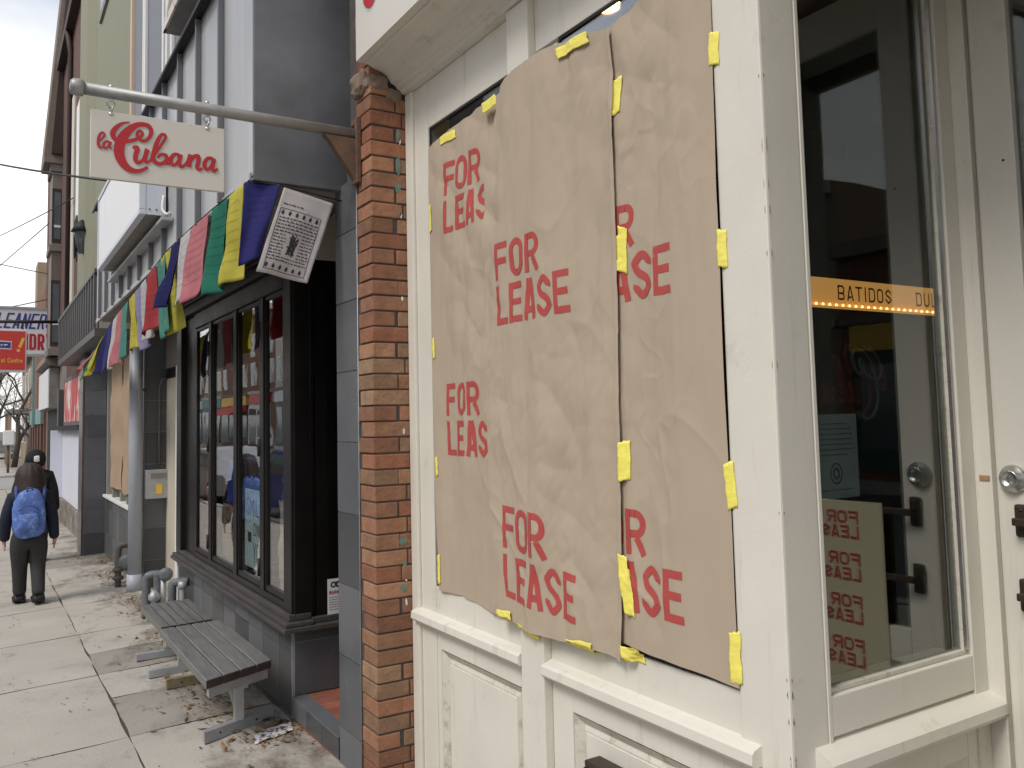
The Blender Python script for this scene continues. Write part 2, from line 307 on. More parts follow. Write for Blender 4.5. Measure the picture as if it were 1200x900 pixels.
# ------------------------------------------------------------------ lettering
def arc(cx, cy, rx, ry, a0, a1, n=8): return [(cx + rx * math.cos(R(a0 + (a1 - a0) * i / n)), cy + ry * math.sin(R(a0 + (a1 - a0) * i / n))) for i in range(n + 1)]
def smooth(pts, n=6):
    out = []; P = [pts[0]] + list(pts) + [pts[-1]]
    for i in range(1, len(P) - 2):
        for k in range(n):
            t = k / n; a, b, c, d = P[i - 1], P[i], P[i + 1], P[i + 2]
            out.append(tuple(.5 * (2 * b[j] + (c[j] - a[j]) * t + (2 * a[j] - 5 * b[j] + 4 * c[j] - d[j]) * t * t + (3 * b[j] - a[j] - 3 * c[j] + d[j]) * t ** 3) for j in range(len(b))))
    out.append(tuple(pts[-1])); return out
def glyph(ch, w, h, s):
    a = s / 2; r = min(w / 2 - a, h / 4); L = [(a, 0), (a, h)]
    top = lambda x1=w: [(s, h - a), (x1, h - a)]
    if ch == 'F': return [L, top(), [(s, h * .5), (w * .9, h * .5)]]
    if ch == 'E': return [L, top(), [(s, h * .51), (w * .92, h * .51)], [(s, a), (w, a)]]
    if ch == 'L': return [L, [(s, a), (w, a)]]
    if ch == 'I': return [[(w / 2, 0), (w / 2, h)]]
    if ch == 'T': return [[(0, h - a), (w, h - a)], [(w / 2, 0), (w / 2, h - s)]]
    if ch in 'OQ': return [arc(w - a - r, h - a - r, r, r, 0, 90) + arc(a + r, h - a - r, r, r, 90, 180) + arc(a + r, a + r, r, r, 180, 270) + arc(w - a - r, a + r, r, r, 270, 360) + [(w - a, h - a - r)]]
    if ch == 'C': return [arc(w - a - r, h - a - r, r, r, -25, 90) + arc(a + r, h - a - r, r, r, 90, 180) + arc(a + r, a + r, r, r, 180, 270) + arc(w - a - r, a + r, r, r, 270, 385)]
    if ch == 'U': return [[(a, h), (a, a + r)] + arc(a + r, a + r, r, r, 180, 270) + arc(w - a - r, a + r, r, r, 270, 360) + [(w - a, h)]]
    if ch == 'D': return [L, [(s, h - a), (w - a - r, h - a)] + arc(w - a - r, h - a - r, r, r, 90, 0) + arc(w - a - r, a + r, r, r, 0, -90) + [(s, a)]]
    if ch in 'RBP':
        rr = min(w / 2 - a, (h * .5 - a) / 2); m = h * .46
        bowl = lambda t, b_: [(s, t), (w - a - rr, t)] + arc(w - a - rr, t - rr, rr, rr, 90, 0) + arc(w - a - rr, b_ + rr, rr, rr, 0, -90) + [(s, b_)]
        o = [L, bowl(h - a, m)]
        if ch == 'R': o.append([(w * .56, m - a), (w - a * .9, 0)])
        if ch == 'B': o.append(bowl(m - s * .02, a)[1:] if 0 else bowl(m, a))
        return o
    if ch == 'A': return [[(a * 1.05, 0), (w / 2 - a * .25, h)], [(w - a * 1.05, 0), (w / 2 + a * .25, h)], [(w * .28, h * .25), (w * .72, h * .25)]]
    if ch == 'V': return [[(a, h), (w / 2, 0)], [(w - a, h), (w / 2, 0)]]
    if ch == 'W': return [[(a, h), (w * .27, 0)], [(w * .27, 0), (w / 2, h)], [(w / 2, h), (w * .73, 0)], [(w * .73, 0), (w - a, h)]]
    if ch == 'M': return [L, [(w - a, 0), (w - a, h)], [(a, h), (w / 2, h * .35)], [(w / 2, h * .35), (w - a, h)]]
    if ch == 'N': return [L, [(w - a, 0), (w - a, h)], [(a, h), (w - a, 0)]]
    if ch == 'Y': return [[(a, h), (w / 2, h * .45)], [(w - a, h), (w / 2, h * .45)], [(w / 2, 0), (w / 2, h * .45)]]
    if ch == 'G': return glyph('C', w, h, s) + [[(w * .55, h * .42), (w, h * .42)]]
    if ch == 'S': return [smooth([(w - a, h * .70), (w - a, h - a - r * .8), (w / 2, h - a), (a, h - a - r * .8), (a, h * .70), (w * .3, h * .56), (w * .7, h * .42), (w - a, h * .28), (w - a, a + r * .8), (w / 2, a), (a, a + r * .8), (a, h * .30)], 5)]
    if ch == '!': return [[(w / 2, h * .3), (w * .62, h)], [(w / 2 - a, h * .08), (w / 2 + a, h * .08)]]
    x = h * .66; q = min(w / 2 - a, x / 2 - a)
    if ch == 'n': return [[(a, 0), (a, x)], [(a, x * .6)] + arc(w / 2, x - a - q, w / 2 - a, q, 170, 0) + [(w - a, 0)]]
    if ch == 't': return [[(w * .4, h * .9), (w * .4, a * 2), (w * .7, a), (w, a)], [(0, x), (w * .9, x)]]
    if ch == 'r': return [[(a, 0), (a, x)], [(a, x * .6), (w * .4, x - a), (w, x - a)]]
    if ch == 'e': return [[(a, x / 2), (w - a, x / 2)] + arc(w / 2, x / 2, w / 2 - a, x / 2 - a, 0, 320, 14)]
    return []
def text(mb, s, u0, v0, w, h, st, gap, fn, step=.01, dirn=1, slant=0.):
    """write s from (u0, v0) rightwards; dirn -1 writes toward falling u"""
    u = 0
    for ch in s:
        ww = w * (.35 if ch in 'I!' else .7 if ch in 'tr' else .55 if ch == ' ' else 1.3 if ch in 'WM' else 1)
        for pl in glyph(ch, ww, h, st):
            closed = ch == 'O'
            pts = [(u0 + dirn * (u + p[0] + slant * p[1]), v0 + p[1]) for p in pl]
            mb.ribbon(pts[:-1] if closed else pts, st, fn, step, closed)
        u += ww + gap
    return u
def squiggles(mb, u0, u1, v, h, fn, step=.02, lw=.6):
    """a line of unreadable small writing: short dashes with ticks"""
    u = u0
    while u < u1 - h * .6:
        w = random.uniform(.6, 2.2) * h; w = min(w, u1 - u)
        mb.ribbon([(u, v), (u + w, v + random.uniform(-.1, .1) * h)], h * lw * .6, fn, step)
        for k in range(int(w / (h * .55))): mb.ribbon([(u + (k + .5) * h * .55, v), (u + (k + .4) * h * .55, v - h * random.uniform(.3, .7))], h * .28, fn, step)
        u += w + h * .35

# script lettering "la Cubana", traced as strokes in a 1157 x 900 frame around the board
def _bil(px, py):
    A, B, C_, D = Vector((100, 240)), Vector((1095, 395)), Vector((110, 760)), Vector((1105, 868)); u = v = .5
    for _ in range(12):
        p = A * (1 - u) * (1 - v) + B * u * (1 - v) + C_ * (1 - u) * v + D * u * v
        e = Vector((px, py)) - p; du = (B - A) * (1 - v) + (D - C_) * v; dv = (C_ - A) * (1 - u) + (D - B) * u
        det = du.x * dv.y - du.y * dv.x; u += (e.x * dv.y - e.y * dv.x) / det; v += (du.x * e.y - du.y * e.x) / det
    return u, 1 - v
SCRIPT = [
    [(150, 505, 10), (178, 478, 12), (200, 445, 13), (190, 425, 14), (172, 432, 16), (160, 465, 18), (159, 510, 19), (170, 538, 17), (190, 536, 13)],
    [(240, 500, 15), (218, 490, 14), (198, 508, 17), (198, 534, 17), (215, 543, 14), (234, 520, 13), (244, 494, 17), (236, 528, 18), (252, 547, 10)],
    [(375, 343, 8), (322, 353, 18), (278, 388, 30), (257, 430, 34), (270, 468, 30), (303, 492, 26), (350, 492, 24), (412, 478, 24), (455, 455, 22), (470, 430, 18), (455, 408, 16), (435, 422, 20), (432, 452, 22), (455, 478, 22), (492, 484, 22), (520, 458, 24), (533, 415, 26), (514, 374, 30), (470, 360, 30), (420, 368, 36), (370, 405, 50), (332, 455, 60), (308, 520, 64), (308, 590, 62), (332, 650, 54), (370, 692, 44), (420, 714, 32), (470, 709, 24), (515, 684, 20)],
    [(402, 540, 18), (425, 533, 26), (436, 550, 30), (424, 598, 30), (428, 638, 28), (452, 650, 24), (484, 622, 22), (508, 548, 30), (494, 610, 28), (500, 643, 24), (525, 645, 20)],
    [(525, 645, 18), (560, 592, 18), (610, 515, 18), (640, 460, 18), (630, 437, 20), (606, 442, 22), (580, 490, 28), (560, 560, 30), (553, 622, 30), (585, 655, 26), (628, 654, 26), (655, 622, 26), (642, 592, 24), (608, 590, 22), (586, 612, 18)],
    [(630, 654, 22), (665, 655, 20), (690, 660, 20)],
    [(748, 592, 24), (712, 586, 24), (686, 618, 28), (690, 656, 26), (718, 664, 22), (744, 630, 20), (757, 588, 28), (748, 648, 28), (764, 678, 24), (790, 670, 20)],
    [(790, 670, 18), (815, 632, 20), (832, 592, 28), (824, 682, 30)],
    [(826, 650, 20), (858, 605, 26), (892, 600, 28), (896, 640, 28), (886, 682, 28), (905, 700, 22), (926, 690, 18)],
    [(1012, 622, 24), (972, 615, 24), (946, 648, 28), (948, 688, 26), (976, 698, 22), (1002, 662, 20), (1017, 620, 28), (1006, 688, 28), (1022, 712, 22), (1048, 694, 16)]]
def script(mb, fn, W, H, step=.004, off=(0, 0), wmul=1.2):
    """script strokes on a board W x H; fn(u, v, lift) with u from the board's left edge"""
    for st in SCRIPT:
        P = smooth(st, 6); q = [_bil(p[0] + off[0], p[1] + off[1]) for p in P]
        mb.ribbon([(a * W, b * H) for a, b in q], [p[2] / 1000 * W * wmul for p in P], fn, step, False, .0007)

# ------------------------------------------------------------------ ground
def gz(x, y):
    yy = min(max(y, 3), 24)
    return .07 - .0145 * (yy - 4) - .04 * min(max(1.36 - x, -.3), 3.2)
def structure(o): return tag(o, kind='structure')
mb = MB(); ys = [-300, -60, -10] + list(range(-4, 26, 2)) + [40, 80, 160, 400, 900]
for a, b in zip(ys, ys[1:]):
    for x0, x1 in ((-500, -60), (-60, 0.), (0., 60), (60, 500)):
        mb.face([(x0, a, gz(-9, a) - .30), (x1, a, gz(-9, a) - .30), (x1, b, gz(-9, b) - .30), (x0, b, gz(-9, b) - .30)])
structure(mb.build('ground', M['ground'], merge=True))
mb = MB()
for a, b in zip(ys[1:-1], ys[2:-1]): mb.face([(-11.2, a, gz(-9, a) - .16), (-1.98, a, gz(-9, a) - .16), (-1.98, b, gz(-9, b) - .16), (-11.2, b, gz(-9, b) - .16)])
structure(mb.build('road', M['asphalt'], merge=True))
mb = MB()
for y in range(-20, 30, 1): mb.box(-2.0, -1.82, y, y + .99, gz(-9, y) - .28, gz(-1.8, y) + .004, .012)
for y in range(40, 110, 1): mb.box(-2.0, -1.82, y, y + .99, gz(-9, y) - .28, gz(-1.8, y) + .004, .012)
structure(mb.build('kerb', M['concrete']))
mb = MB(); mb2 = MB()
def slab(mb, x0, x1, y0, y1, wob=.008):
    def f(u, v):
        x = x0 + (x1 - x0) * u; y = y0 + (y1 - y0) * v
        if u in (0, 1): x += wob * mn.noise((y * 3.1, x0, 2)) * 1.5
        if v in (0, 1): y += wob * mn.noise((x * 3.1, y0, 5)) * 1.5
        e = min(u * (x1 - x0), (1 - u) * (x1 - x0), v * (y1 - y0), (1 - v) * (y1 - y0))
        z = gz(x, y) + .004 * mn.noise((x * 1.3, y * 1.3, 3)) - (.007 if e < .001 else 0)
        return (x, y, z)
    mb.grid(f, max(3, int((x1 - x0) / .12)), max(3, int((y1 - y0) / .12)))
yj = [-6.0 + 1.34 * k for k in range(0, 28)]
for k, (a, b) in enumerate(zip(yj, yj[1:])):
    for x0, x1 in ((-1.80, -.58), (-.575, .651), (.660, 1.72)):
        tgt = mb2 if (x0 > .6 and k in (8, 9, 13)) else mb
        if x0 > .6 and k in (8, 9):
            ym = a + (.75 if k == 8 else .62); slab(mb2, x0, x1 - .55, a + .006, ym); slab(mb, x0 + .51, x1, a + .006, ym); slab(mb, x0, x1, ym + .005, b - .006)
        else: slab(tgt, x0, x1, a + .006, b - .006)
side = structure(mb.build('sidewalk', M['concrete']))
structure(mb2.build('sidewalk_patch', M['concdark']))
mb = MB()
for a, b in zip(yj, yj[1:]):
    mb.face([(-1.8, a, gz(-1.8, a) - .006 - .004), (1.75, a, gz(1.75, a) - .010), (1.75, b, gz(1.75, b) - .010), (-1.8, b, gz(-1.8, b) - .010)])
structure(mb.build('sidewalk_bed', M['soil'], merge=True))
zf = gz(0, 40)
mb = MB().box(-40, 30, 31.2, 38.5, zf - .3, zf - .03); structure(mb.build('side_street', M['asphaltpale']))
mb = MB().box(-1.9, 3, 38.6, 110, zf - .3, zf + .05); structure(mb.build('far_sidewalk', M['concrete']))

# leaf litter along the wall
mb = MB(); lc = [(.16, .10, .05), (.10, .065, .035), (.22, .15, .08), (.07, .05, .03), (.30, .18, .08)]
for i in range(7000):
    y = 3.9 + random.random() ** 1.25 * 9; x = 1.40 - abs(random.gauss(0, .20)) - .02
    if x < .60: continue
    if mn.noise((x * 2.6, y * 1.7, 0)) + random.gauss(0, .16) < .02 + (.08 if x < 1.0 else -.10): continue
    s = random.uniform(.004, .013) if random.random() < .82 else random.uniform(.012, .028)
    z = gz(x, y) + .004 + random.random() * .006; a = random.random() * 6.3; mb.c = random.choice(lc); tl = random.uniform(-.4, .4)
    ca, sa = math.cos(a), math.sin(a); pts = []
    for dx, dy in ((-1, 0), (-.2, .45), (1, .1), (.1, -.45)): pts.append((x + s * (dx * ca - dy * sa), y + s * (dx * sa + dy * ca), z + s * tl * dx + s * .15 * random.random()))
    mb.face(pts)
for i in range(500):
    x = random.uniform(.1, .75); y = random.uniform(3.6, 9)
    if mn.noise((x * 3, y * 2, 7)) < .2: continue
    s = random.uniform(.004, .012); mb.c = random.choice(lc); z = gz(x, y) + .006
    mb.face([(x - s, y, z), (x, y - s * .5, z + .003), (x + s, y, z), (x, y + s * .5, z + .002)])
tag(mb.build('leaf_litter', M['leaf']), 'brown dead leaves and crumbs strewn on the pavement by the tiled wall', 'leaf litter', kind='stuff')

# ------------------------------------------------------------------ white corner storefront
XW = 1.531
shop = thing('white_storefront', (XW, 1.4, 0), 'white painted wooden corner storefront with papered windows and cream sign board', 'shop')
def rpanel(mb, y0, y1, z0, z1, x=XW, d=.02, w=.028):
    """sunk panel with sloped moulding, facing -x; the opening must be left in the frame"""
    O = [(x, y0, z0), (x, y1, z0), (x, y1, z1), (x, y0, z1)]; I = [(x + d, y0 + w, z0 + w), (x + d, y1 - w, z0 + w), (x + d, y1 - w, z1 - w), (x + d, y0 + w, z1 - w)]
    w2 = w + .012; J = [(x + d - .008, y0 + w2, z0 + w2), (x + d - .008, y1 - w2, z0 + w2), (x + d - .008, y1 - w2, z1 - w2), (x + d - .008, y0 + w2, z1 - w2)]
    for A, B in ((O, I), (I, J)):
        for i in range(4): mb.face([A[i], A[(i + 1) % 4], B[(i + 1) % 4], B[i]])
    mb.face(J)
mb = MB(); b_ = .003
xb = XW + .10
mb.box(XW, xb, 3.065, 3.19, .02, 2.945, b_)                       # left stile
mb.box(XW - .014, xb, 3.192, 3.256, .02, 2.945, .006)             # outer bead
mb.box(XW + .001, XW + .024, 2.402, 3.063, 2.75, 2.944, b_)              # top rail
mb.box(XW + .001, xb, 2.402, 3.063, .80, .905, b_)                # bottom rail
mb.box(XW + .001, xb, 2.402, 2.425, .907, 2.748, b_)
mb.box(XW - .028, xb, 2.268, 2.400, .02, 2.944, .004)              # mullion strip
mb.box(XW + .001, xb, 2.143, 2.266, .907, 2.748, b_)
mb.box(XW + .001, XW + .024, 1.475, 2.266, 2.76, 2.944, b_)
mb.box(XW + .001, xb, 1.475, 2.266, .80, .905, b_)
for y0, y1, p0, p1 in ((2.402, 3.063, 2.45, 3.03), (1.475, 2.266, 1.54, 2.16)):   # frames round the lower panels
    mb.box(XW + .002, xb, y0, p0, .02, .745, b_); mb.box(XW + .002, xb, p1, y1, .02, .745, b_)
    mb.box(XW + .002, xb, p0, p1, .02, .16, b_); mb.box(XW + .002, xb, p0, p1, .668, .745, b_)
mb.box(XW - .006, XW + .118, 1.322, 1.472, .02, 2.945, .006)            # corner post
mb.build('frame', M['white'], shop)
mb = MB()
rpanel(mb, 2.452, 3.028, .162, .666, XW + .004); rpanel(mb, 1.542, 2.158, .162, .666, XW + .004)
mb.build('lower_panel', M['whitedirt'], shop)
# pale face of each sunk panel
for y0, y1 in ((2.452, 3.028), (1.542, 2.158)): bx('lower_panel', M['white'], shop, XW + .0135, XW + .03, y0 + .046, y1 - .046, .208, .620, .002)
for y0, y1 in ((2.402, 3.215), (1.41, 2.267)):
    mb = MB(); mb.prism([(XW + .03, y0, .754), (XW - .034, y0, .754), (XW - .040, y0, .762), (XW - .038, y0, .786), (XW - .030, y0, .793), (XW + .03, y0, .812)], (0, y1 - y0, 0))
    mb.build('window_sill', M['white'], shop)
for y0, y1, z1 in ((2.427, 3.063, 2.748), (1.477, 2.141, 2.758)):
    g = MB().box(XW + .012, XW + .016, y0 - .002, y1 + .002, .905, z1 + .002).build('window_pane', M['glassfront'] if y1 < 2.3 else M['glass'], shop)
    mb = MB(); mb.box(XW + .006, XW + .0115, y0, y0 + .006, .907, z1); mb.box(XW + .006, XW + .0115, y1 - .006, y1, .907, z1)
    mb.box(XW + .006, XW + .0115, y0 + .006, y1 - .006, z1 - .006, z1); mb.box(XW + .006, XW + .0115, y0 + .006, y1 - .006, .907, .914); mb.build('window_gasket', M['black'], shop)
# cornice and sign board
prof = [(1.335, 3.052), (1.352, 3.052), (1.375, 3.040), (1.41, 3.032), (1.435, 3.018), (1.45, 2.998), (1.455, 2.990), (1.475, 2.984), (1.482, 2.972), (1.497, 2.966), (1.503, 2.955), (1.527, 2.950), (1.527, 2.946), (1.56, 2.946), (1.56, 3.2), (1.338, 3.2)]
MB().prism([(x, -1.9, z) for x, z in prof], (0, 3.255 + 1.9, 0)).build('cornice', M['white'], shop)
MB().prism([(x, -1.9, z) for x, z in ((1.337, 3.056), (1.3, 3.056), (1.30, 3.9), (1.337, 3.9))], (0, 3.258 + 1.9, 0)).build('sign_board', M['board'], shop)
mb = MB(); fn = lambda u, v, l: (1.2985 - l, u, v)
cc = smooth([(3.165, 3.34, 0), (3.15, 3.27, 0), (3.10, 3.235, 0), (3.055, 3.25, 0), (3.035, 3.30, 0), (3.05, 3.40, 0)], 6)
mb.ribbon([(p[0], p[1]) for p in cc], .034, fn, .008)
bl = mb.build('sign_lettering', M['red'], shop)
mb = MB(); mb.ribbon([(p[0] + .006, p[1] - .010) for p in cc], .034, lambda u, v, l: (1.2993, u, v), .008); mb.build('sign_lettering', M['mint'], shop)
# upper wall above the board, party walls, floor, ceiling and dark room behind the glass
bx('upper_wall', M['redbrick'], shop, 1.46, 1.9, -1.9, 3.25, 3.92, 8.6)
bx('room_ceiling', M['intwall'], shop, 1.34, 6.2, -1.8, 3.25, 3.86, 3.9)
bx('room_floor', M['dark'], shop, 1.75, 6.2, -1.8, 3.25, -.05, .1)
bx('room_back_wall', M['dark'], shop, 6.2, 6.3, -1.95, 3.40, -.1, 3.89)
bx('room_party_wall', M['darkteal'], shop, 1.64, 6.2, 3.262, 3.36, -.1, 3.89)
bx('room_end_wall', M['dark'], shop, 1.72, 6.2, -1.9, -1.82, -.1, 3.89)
# recess side window, facing -y
YR = 1.322
mb = MB()
mb.box(1.6495, 1.662, YR - .002, YR + .10, .02, 2.945, .002)
mb.box(2.235, 2.296, YR - .002, YR + .038, .02, 2.945, .003)
mb.box(1.663, 2.234, YR - .001, YR + .10, 2.80, 2.945, .003)
mb.box(1.663, 2.234, YR - .001, YR + .10, .815, .905, .003)
mb.box(1.663, 1.73, YR, YR + .1, .02, .742, .003); mb.box(2.19, 2.234, YR, YR + .1, .02, .742, .003); mb.box(1.731, 2.189, YR, YR + .1, .655, .742, .003); mb.box(1.731, 2.189, YR, YR + .1, .02, .16, .003)
mb.build('side_window_frame', M['white'], shop)
mb = MB()
for a, b, d in ((1.662, 1.670, .012), (2.222, 2.2345, .014)): mb.box(a, b, YR + d, YR + .04, .906, 2.80, .002)
mb.box(1.671, 2.221, YR + .012, YR + .04, .906, .918, .002); mb.build('side_window_bead', M['whitedirt'], shop)
mb = MB(); mb.box(2.2215, 2.2265, YR + .004, YR + .014, .92, 2.80); mb.build('side_window_strip', M['steel'], shop)
MB().box(1.664, 2.232, YR + .024, YR + .028, .905, 2.80).build('side_window_pane', M['glassdeep'], shop)
MB().prism([(1.60, YR + .02, .745), (1.60, YR - .045, .745), (1.60, YR - .05, .755), (1.60, YR - .048, .780), (1.60, YR - .036, .788), (1.60, YR + .02, .814)], (.70, 0, 0)).build('side_window_sill', M['white'], shop)
mb = MB(); q = [(1.731, .16), (2.189, .16), (2.189, .655), (1.731, .655)]; i_ = [(1.76, .19), (2.16, .19), (2.16, .625), (1.76, .625)]
for i in range(4):
    j = (i + 1) % 4; mb.face([(q[i][0], YR + .002, q[i][1]), (q[j][0], YR + .002, q[j][1]), (i_[j][0], YR + .022, i_[j][1]), (i_[i][0], YR + .022, i_[i][1])])
mb.face([(x, YR + .022, z) for x, z in i_]); mb.build('side_lower_panel', M['white'], shop)
# bare wood where the paint has chipped off the post's arris
mb = MB()
for i in range(18):
    z = random.choice([random.uniform(.66, 1.0), random.uniform(.7, 1.35), random.uniform(.6, 2.4)]); h = random.uniform(.003, .012) if random.random() < .8 else random.uniform(.015, .03); w = random.uniform(.0015, .0035)
    pts = [(XW - .0005, z - h), (XW - .0005 + w, z - h * .4), (XW - .0005 + w * .7, z + h * .3), (XW - .0005 + w * .4, z + h), (XW - .0005, z + h * 1.1)]
    mb.prism([(a, 1.3195, b) for a, b in pts], (0, .0006, 0)); mb.prism([(XW - .0066, 1.3275, z - h), (XW - .0066, 1.3275 + w, z), (XW - .0066, 1.3275, z + h)], (.0004, 0, 0))
tag(mb.build('chipped_edge', M['barewood'], shop), kind='stuff')
bx('recess_soffit', M['white'], shop, 1.70, 2.6, -.6, 1.32, 2.95, 3.05)
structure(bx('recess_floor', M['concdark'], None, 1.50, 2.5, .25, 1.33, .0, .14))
mb = MB(); mb.box(2.2975, 2.35, 1.275, 1.35, .02, 2.95, .003); mb.box(2.318, 2.40, 1.262, 1.274, .14, 2.95, .002)
mb.build('door_jamb', M['white'], shop)
mb = MB(); mb.box(2.294, 2.2975, 1.281, 1.308, 1.360, 1.374, .001); mb.build('chipped_edge', M['barewood'], shop)
# door in the recess
XD = 2.293
dr = thing('door', (XD, 1.26, .14), None, None); dr.parent = shop; dr.location = Vector((XD, 1.26, .14)) - ORG[shop.name]
ORG[dr.name] = Vector((XD, 1.26, .14))
mb = MB(); y0, y1 = .42, 1.258
mb.box(XD, XD + .045, 1.158, y1, .15, 2.86, .003); mb.box(XD, XD + .045, y0, .52, .15, 2.86, .003)
mb.box(XD + .0005, XD + .045, .521, 1.157, 2.72, 2.86, .003); mb.box(XD + .0005, XD + .045, .521, 1.157, .82, .92, .003); mb.box(XD + .0005, XD + .045, .521, 1.157, .15, .32, .003); mb.box(XD + .015, XD + .04, .521, 1.157, .32, .82)
mb.build('door_frame', M['white'], dr)
MB().box(XD + .02, XD + .025, .52, 1.158, .92, 2.72).build('door_pane', M['glassdeep'], dr)
mb = MB(); mb.lathe((XD, 1.214, 1.369), (-1, 0, 0), [(.036, -.002), (.037, .006), (.033, .014), (.024, .018), (.022, .026), (.019, .028), (.019, .025), (.004, .025)], 28)
mb.box(XD - .031, XD - .024, 1.2125, 1.2155, 1.360, 1.378); mb.build('deadbolt', M['steel'], dr)
for z in (1.262, 1.072):
    mb = MB(); mb.box(XD - .012, XD + .001, 1.180, 1.216, z - .042, z + .042, .008)
    mb.tube([(XD - .012, 1.196, z), (XD - .038, 1.194, z - .002)], [.010, .009], 10); mb.box(XD - .045, XD - .033, 1.115, 1.206, z - .010, z + .010, .004)
    mb.lathe((XD - .01, 1.198, z + .028), (-1, 0, 0), [(.005, 0), (.004, .004)], 8); mb.lathe((XD - .01, 1.198, z - .028), (-1, 0, 0), [(.005, 0), (.004, .004)], 8)
    mb.build('door_pull', M['bronze'], dr)
MB().lathe((XD, 1.188, 2.21), (-1, 0, 0), [(.0035, 0), (.003, .002)], 8).build('screw_hole', M['black'], dr)
# other side of the recess and the rest of the front, beyond the frame
mb = MB(); mb.box(XW, XW + .12, .18, .33, .02, 2.945, .004); mb.box(XW, XW + .1, -1.85, .18, .02, .8, .004); mb.box(XW, XW + .1, -1.85, .18, 2.7, 2.945, .004); mb.box(XW, XW + .1, -1.85, -1.7, .8, 2.7, .004)
mb.box(1.66, 2.40, .28, .36, .02, .85, .004); mb.box(1.66, 2.40, .28, .36, 2.75, 2.945, .004); mb.box(2.26, 2.40, .28, .41, .85, 2.75, .004); mb.box(1.652, 1.70, .28, .36, .85, 2.75, .004)
mb.build('frame', M['white'], shop)
MB().box(1.70, 2.26, .31, .315, .85, 2.75).build('side_window_pane', M['glass'], shop)
MB().box(1.57, 1.575, -1.7, .18, .8, 2.7).build('window_pane', M['glass'], shop)
# mail slot hood low on the panel
mb = MB(); mb.prism([(XW + .0, 1.82, .575), (XW - .045, 1.82, .555), (XW - .05, 1.82, .540), (XW - .04, 1.82, .30), (XW + .0, 1.82, .30)], (0, .20, 0))
mb.box(XW - .056, XW + .0, 1.81, 2.03, .566, .584, .004); mb.box(XW - .06, XW - .046, 1.81, 2.03, .540, .5655, .003)
tag(mb.build('mailbox', M['bronze']), 'small dark metal mailbox on the white panel below the papered window', 'mailbox')

# ------------------------------------------------------------------ kraft paper sheets
def wr(y, z, k):
    n = mn.noise
    a = .016 * n((y * 2.3, z * .6, 1)) + .013 * n((y * 6.8 + z * .9, z * .9, 5)) + .0058 * n((y * 14 + z * 2.5, z * 2.6, 7)) + .0015 * n((y * 31, z * 6, 9))
    w = n((y * 1.5, z * 1.1, 33)) * .22
    q = max(0, min(1, .5 + 1.5 * n((y * 1.7, z * .9, 61))))
    a += q * (.020 * abs(n((y * 5.2 + z * .8 + w, z * 1.5, 9))) + .016 * abs(n((y * 4.4 - z * 3.6 + w, z * 2.8 + y, 19))))
    a += (.25 + q) * (.0062 * abs(n((y * 12 + z * 2.5, z * 4.6 - y * 3, 29))) + .0024 * abs(n((y * 26 + z * 7, z * 15, 39))))
    E = math.exp
    a += .0038 * E(-abs(n((y * 3.4 - z * 2.1 + w, z * 1.3 + y * .8, 71))) * 22) * max(0, min(1, .3 + 2 * n((y * 2.2, z * 1.4, 81))))
    a += .0034 * E(-abs(n((y * 4.6 + z * 1.2 + w, z * 1.1, 91))) * 24) * max(0, min(1, .2 + 2 * n((y * 2, z * 1.2, 101))))
    a += .0020 * E(-abs(n((y * 9 - z * 6, z * 6 + y * 4, 111))) * 18) * max(0, min(1, .1 + 2 * n((y * 2.6, z * 2, 121))))
    e = max(0, min(1, (y - 1.47) / .16, (3.045 - y) / .16)); a = (a + .002) * (.22 + .78 * e)
    if k == 2: a += .011 * max(0, 1 - (z - .88) / .20) ** 2 * (.35 + max(0, n((y * 6, 0, 3)))) if z < 1.08 else 0
    return max(a, -.004)
def lerp_tab(t, x):
    for (a, va), (b, vb) in zip(t, t[1:]):
        if x <= b: return va + (vb - va) * max(0, min(1, (x - a) / (b - a)))
    return t[-1][1]
def sheet(label, x0, ytab_l, ytab_r, zbot, ztop, k, writes):
    """zbot/ztop: tables over s (0 at the far-left edge .. 1 at the right edge); ytabs: tables over z"""
    def S(y, z, lift=0.): return Vector(((x0(y) if callable(x0) else x0) - .006 - wr(y, z, k) - lift, y, z))
    def f(s, t):
        zb, zt = lerp_tab(zbot, s), lerp_tab(ztop, s); z = zb + (zt - zb) * t
        y = lerp_tab(ytab_l, z) * (1 - s) + lerp_tab(ytab_r, z) * s
        y += .0025 * mn.noise((z * 5, k, s)) ; p = S(y, z)
        if k == 2:
            cl = max(0, 1 - s * 9); p.x -= .004 * cl                        # overlapping edge lifts a little
        if s > .97 and k == 2: p.x -= .003
        return p
    mb = MB(); mb.grid(f, 130, 300); o = mb.build('paper_sheet', M['kraft']); tag(o, label, 'paper sheet', 'brown paper sheets over the front windows')
    L = lambda u, v, l: S(u, v, .0006 + l)
    for (yy, zt, tilt, h1, h2) in writes:
        mb = MB(); F = lambda u, v, l, yy=yy, zt=zt, tilt=tilt: L(yy - u * math.cos(tilt) + v * math.sin(tilt) * 0, zt + v + u * math.sin(tilt), l)
        text(mb, 'FOR', 0, -h1,   .080, h1, .0215, .0125, F, .008); text(mb, 'LEASE', 0, -h1 - .020 - h2, .0725, h2, .0215, .0115, F, .008)
        mb.build('paper_lettering', M['ink'], o)
    return o, S
s1, S1 = sheet('brown paper sheet at the far left, its red words cut off by the next sheet', XW - .001,
    [(.9, 3.015), (1.2, 3.04), (2.67, 3.047)], [(.8, 2.42), (2.8, 2.42)], [(0, .897), (.3, .905), (.62, .888), (1, .885)], [(0, 2.655), (.35, 2.672), (1, 2.708)], 1,
    [(2.892, 2.548, 0, .127, .128), (2.918, 1.694, 0, .122, .130)])
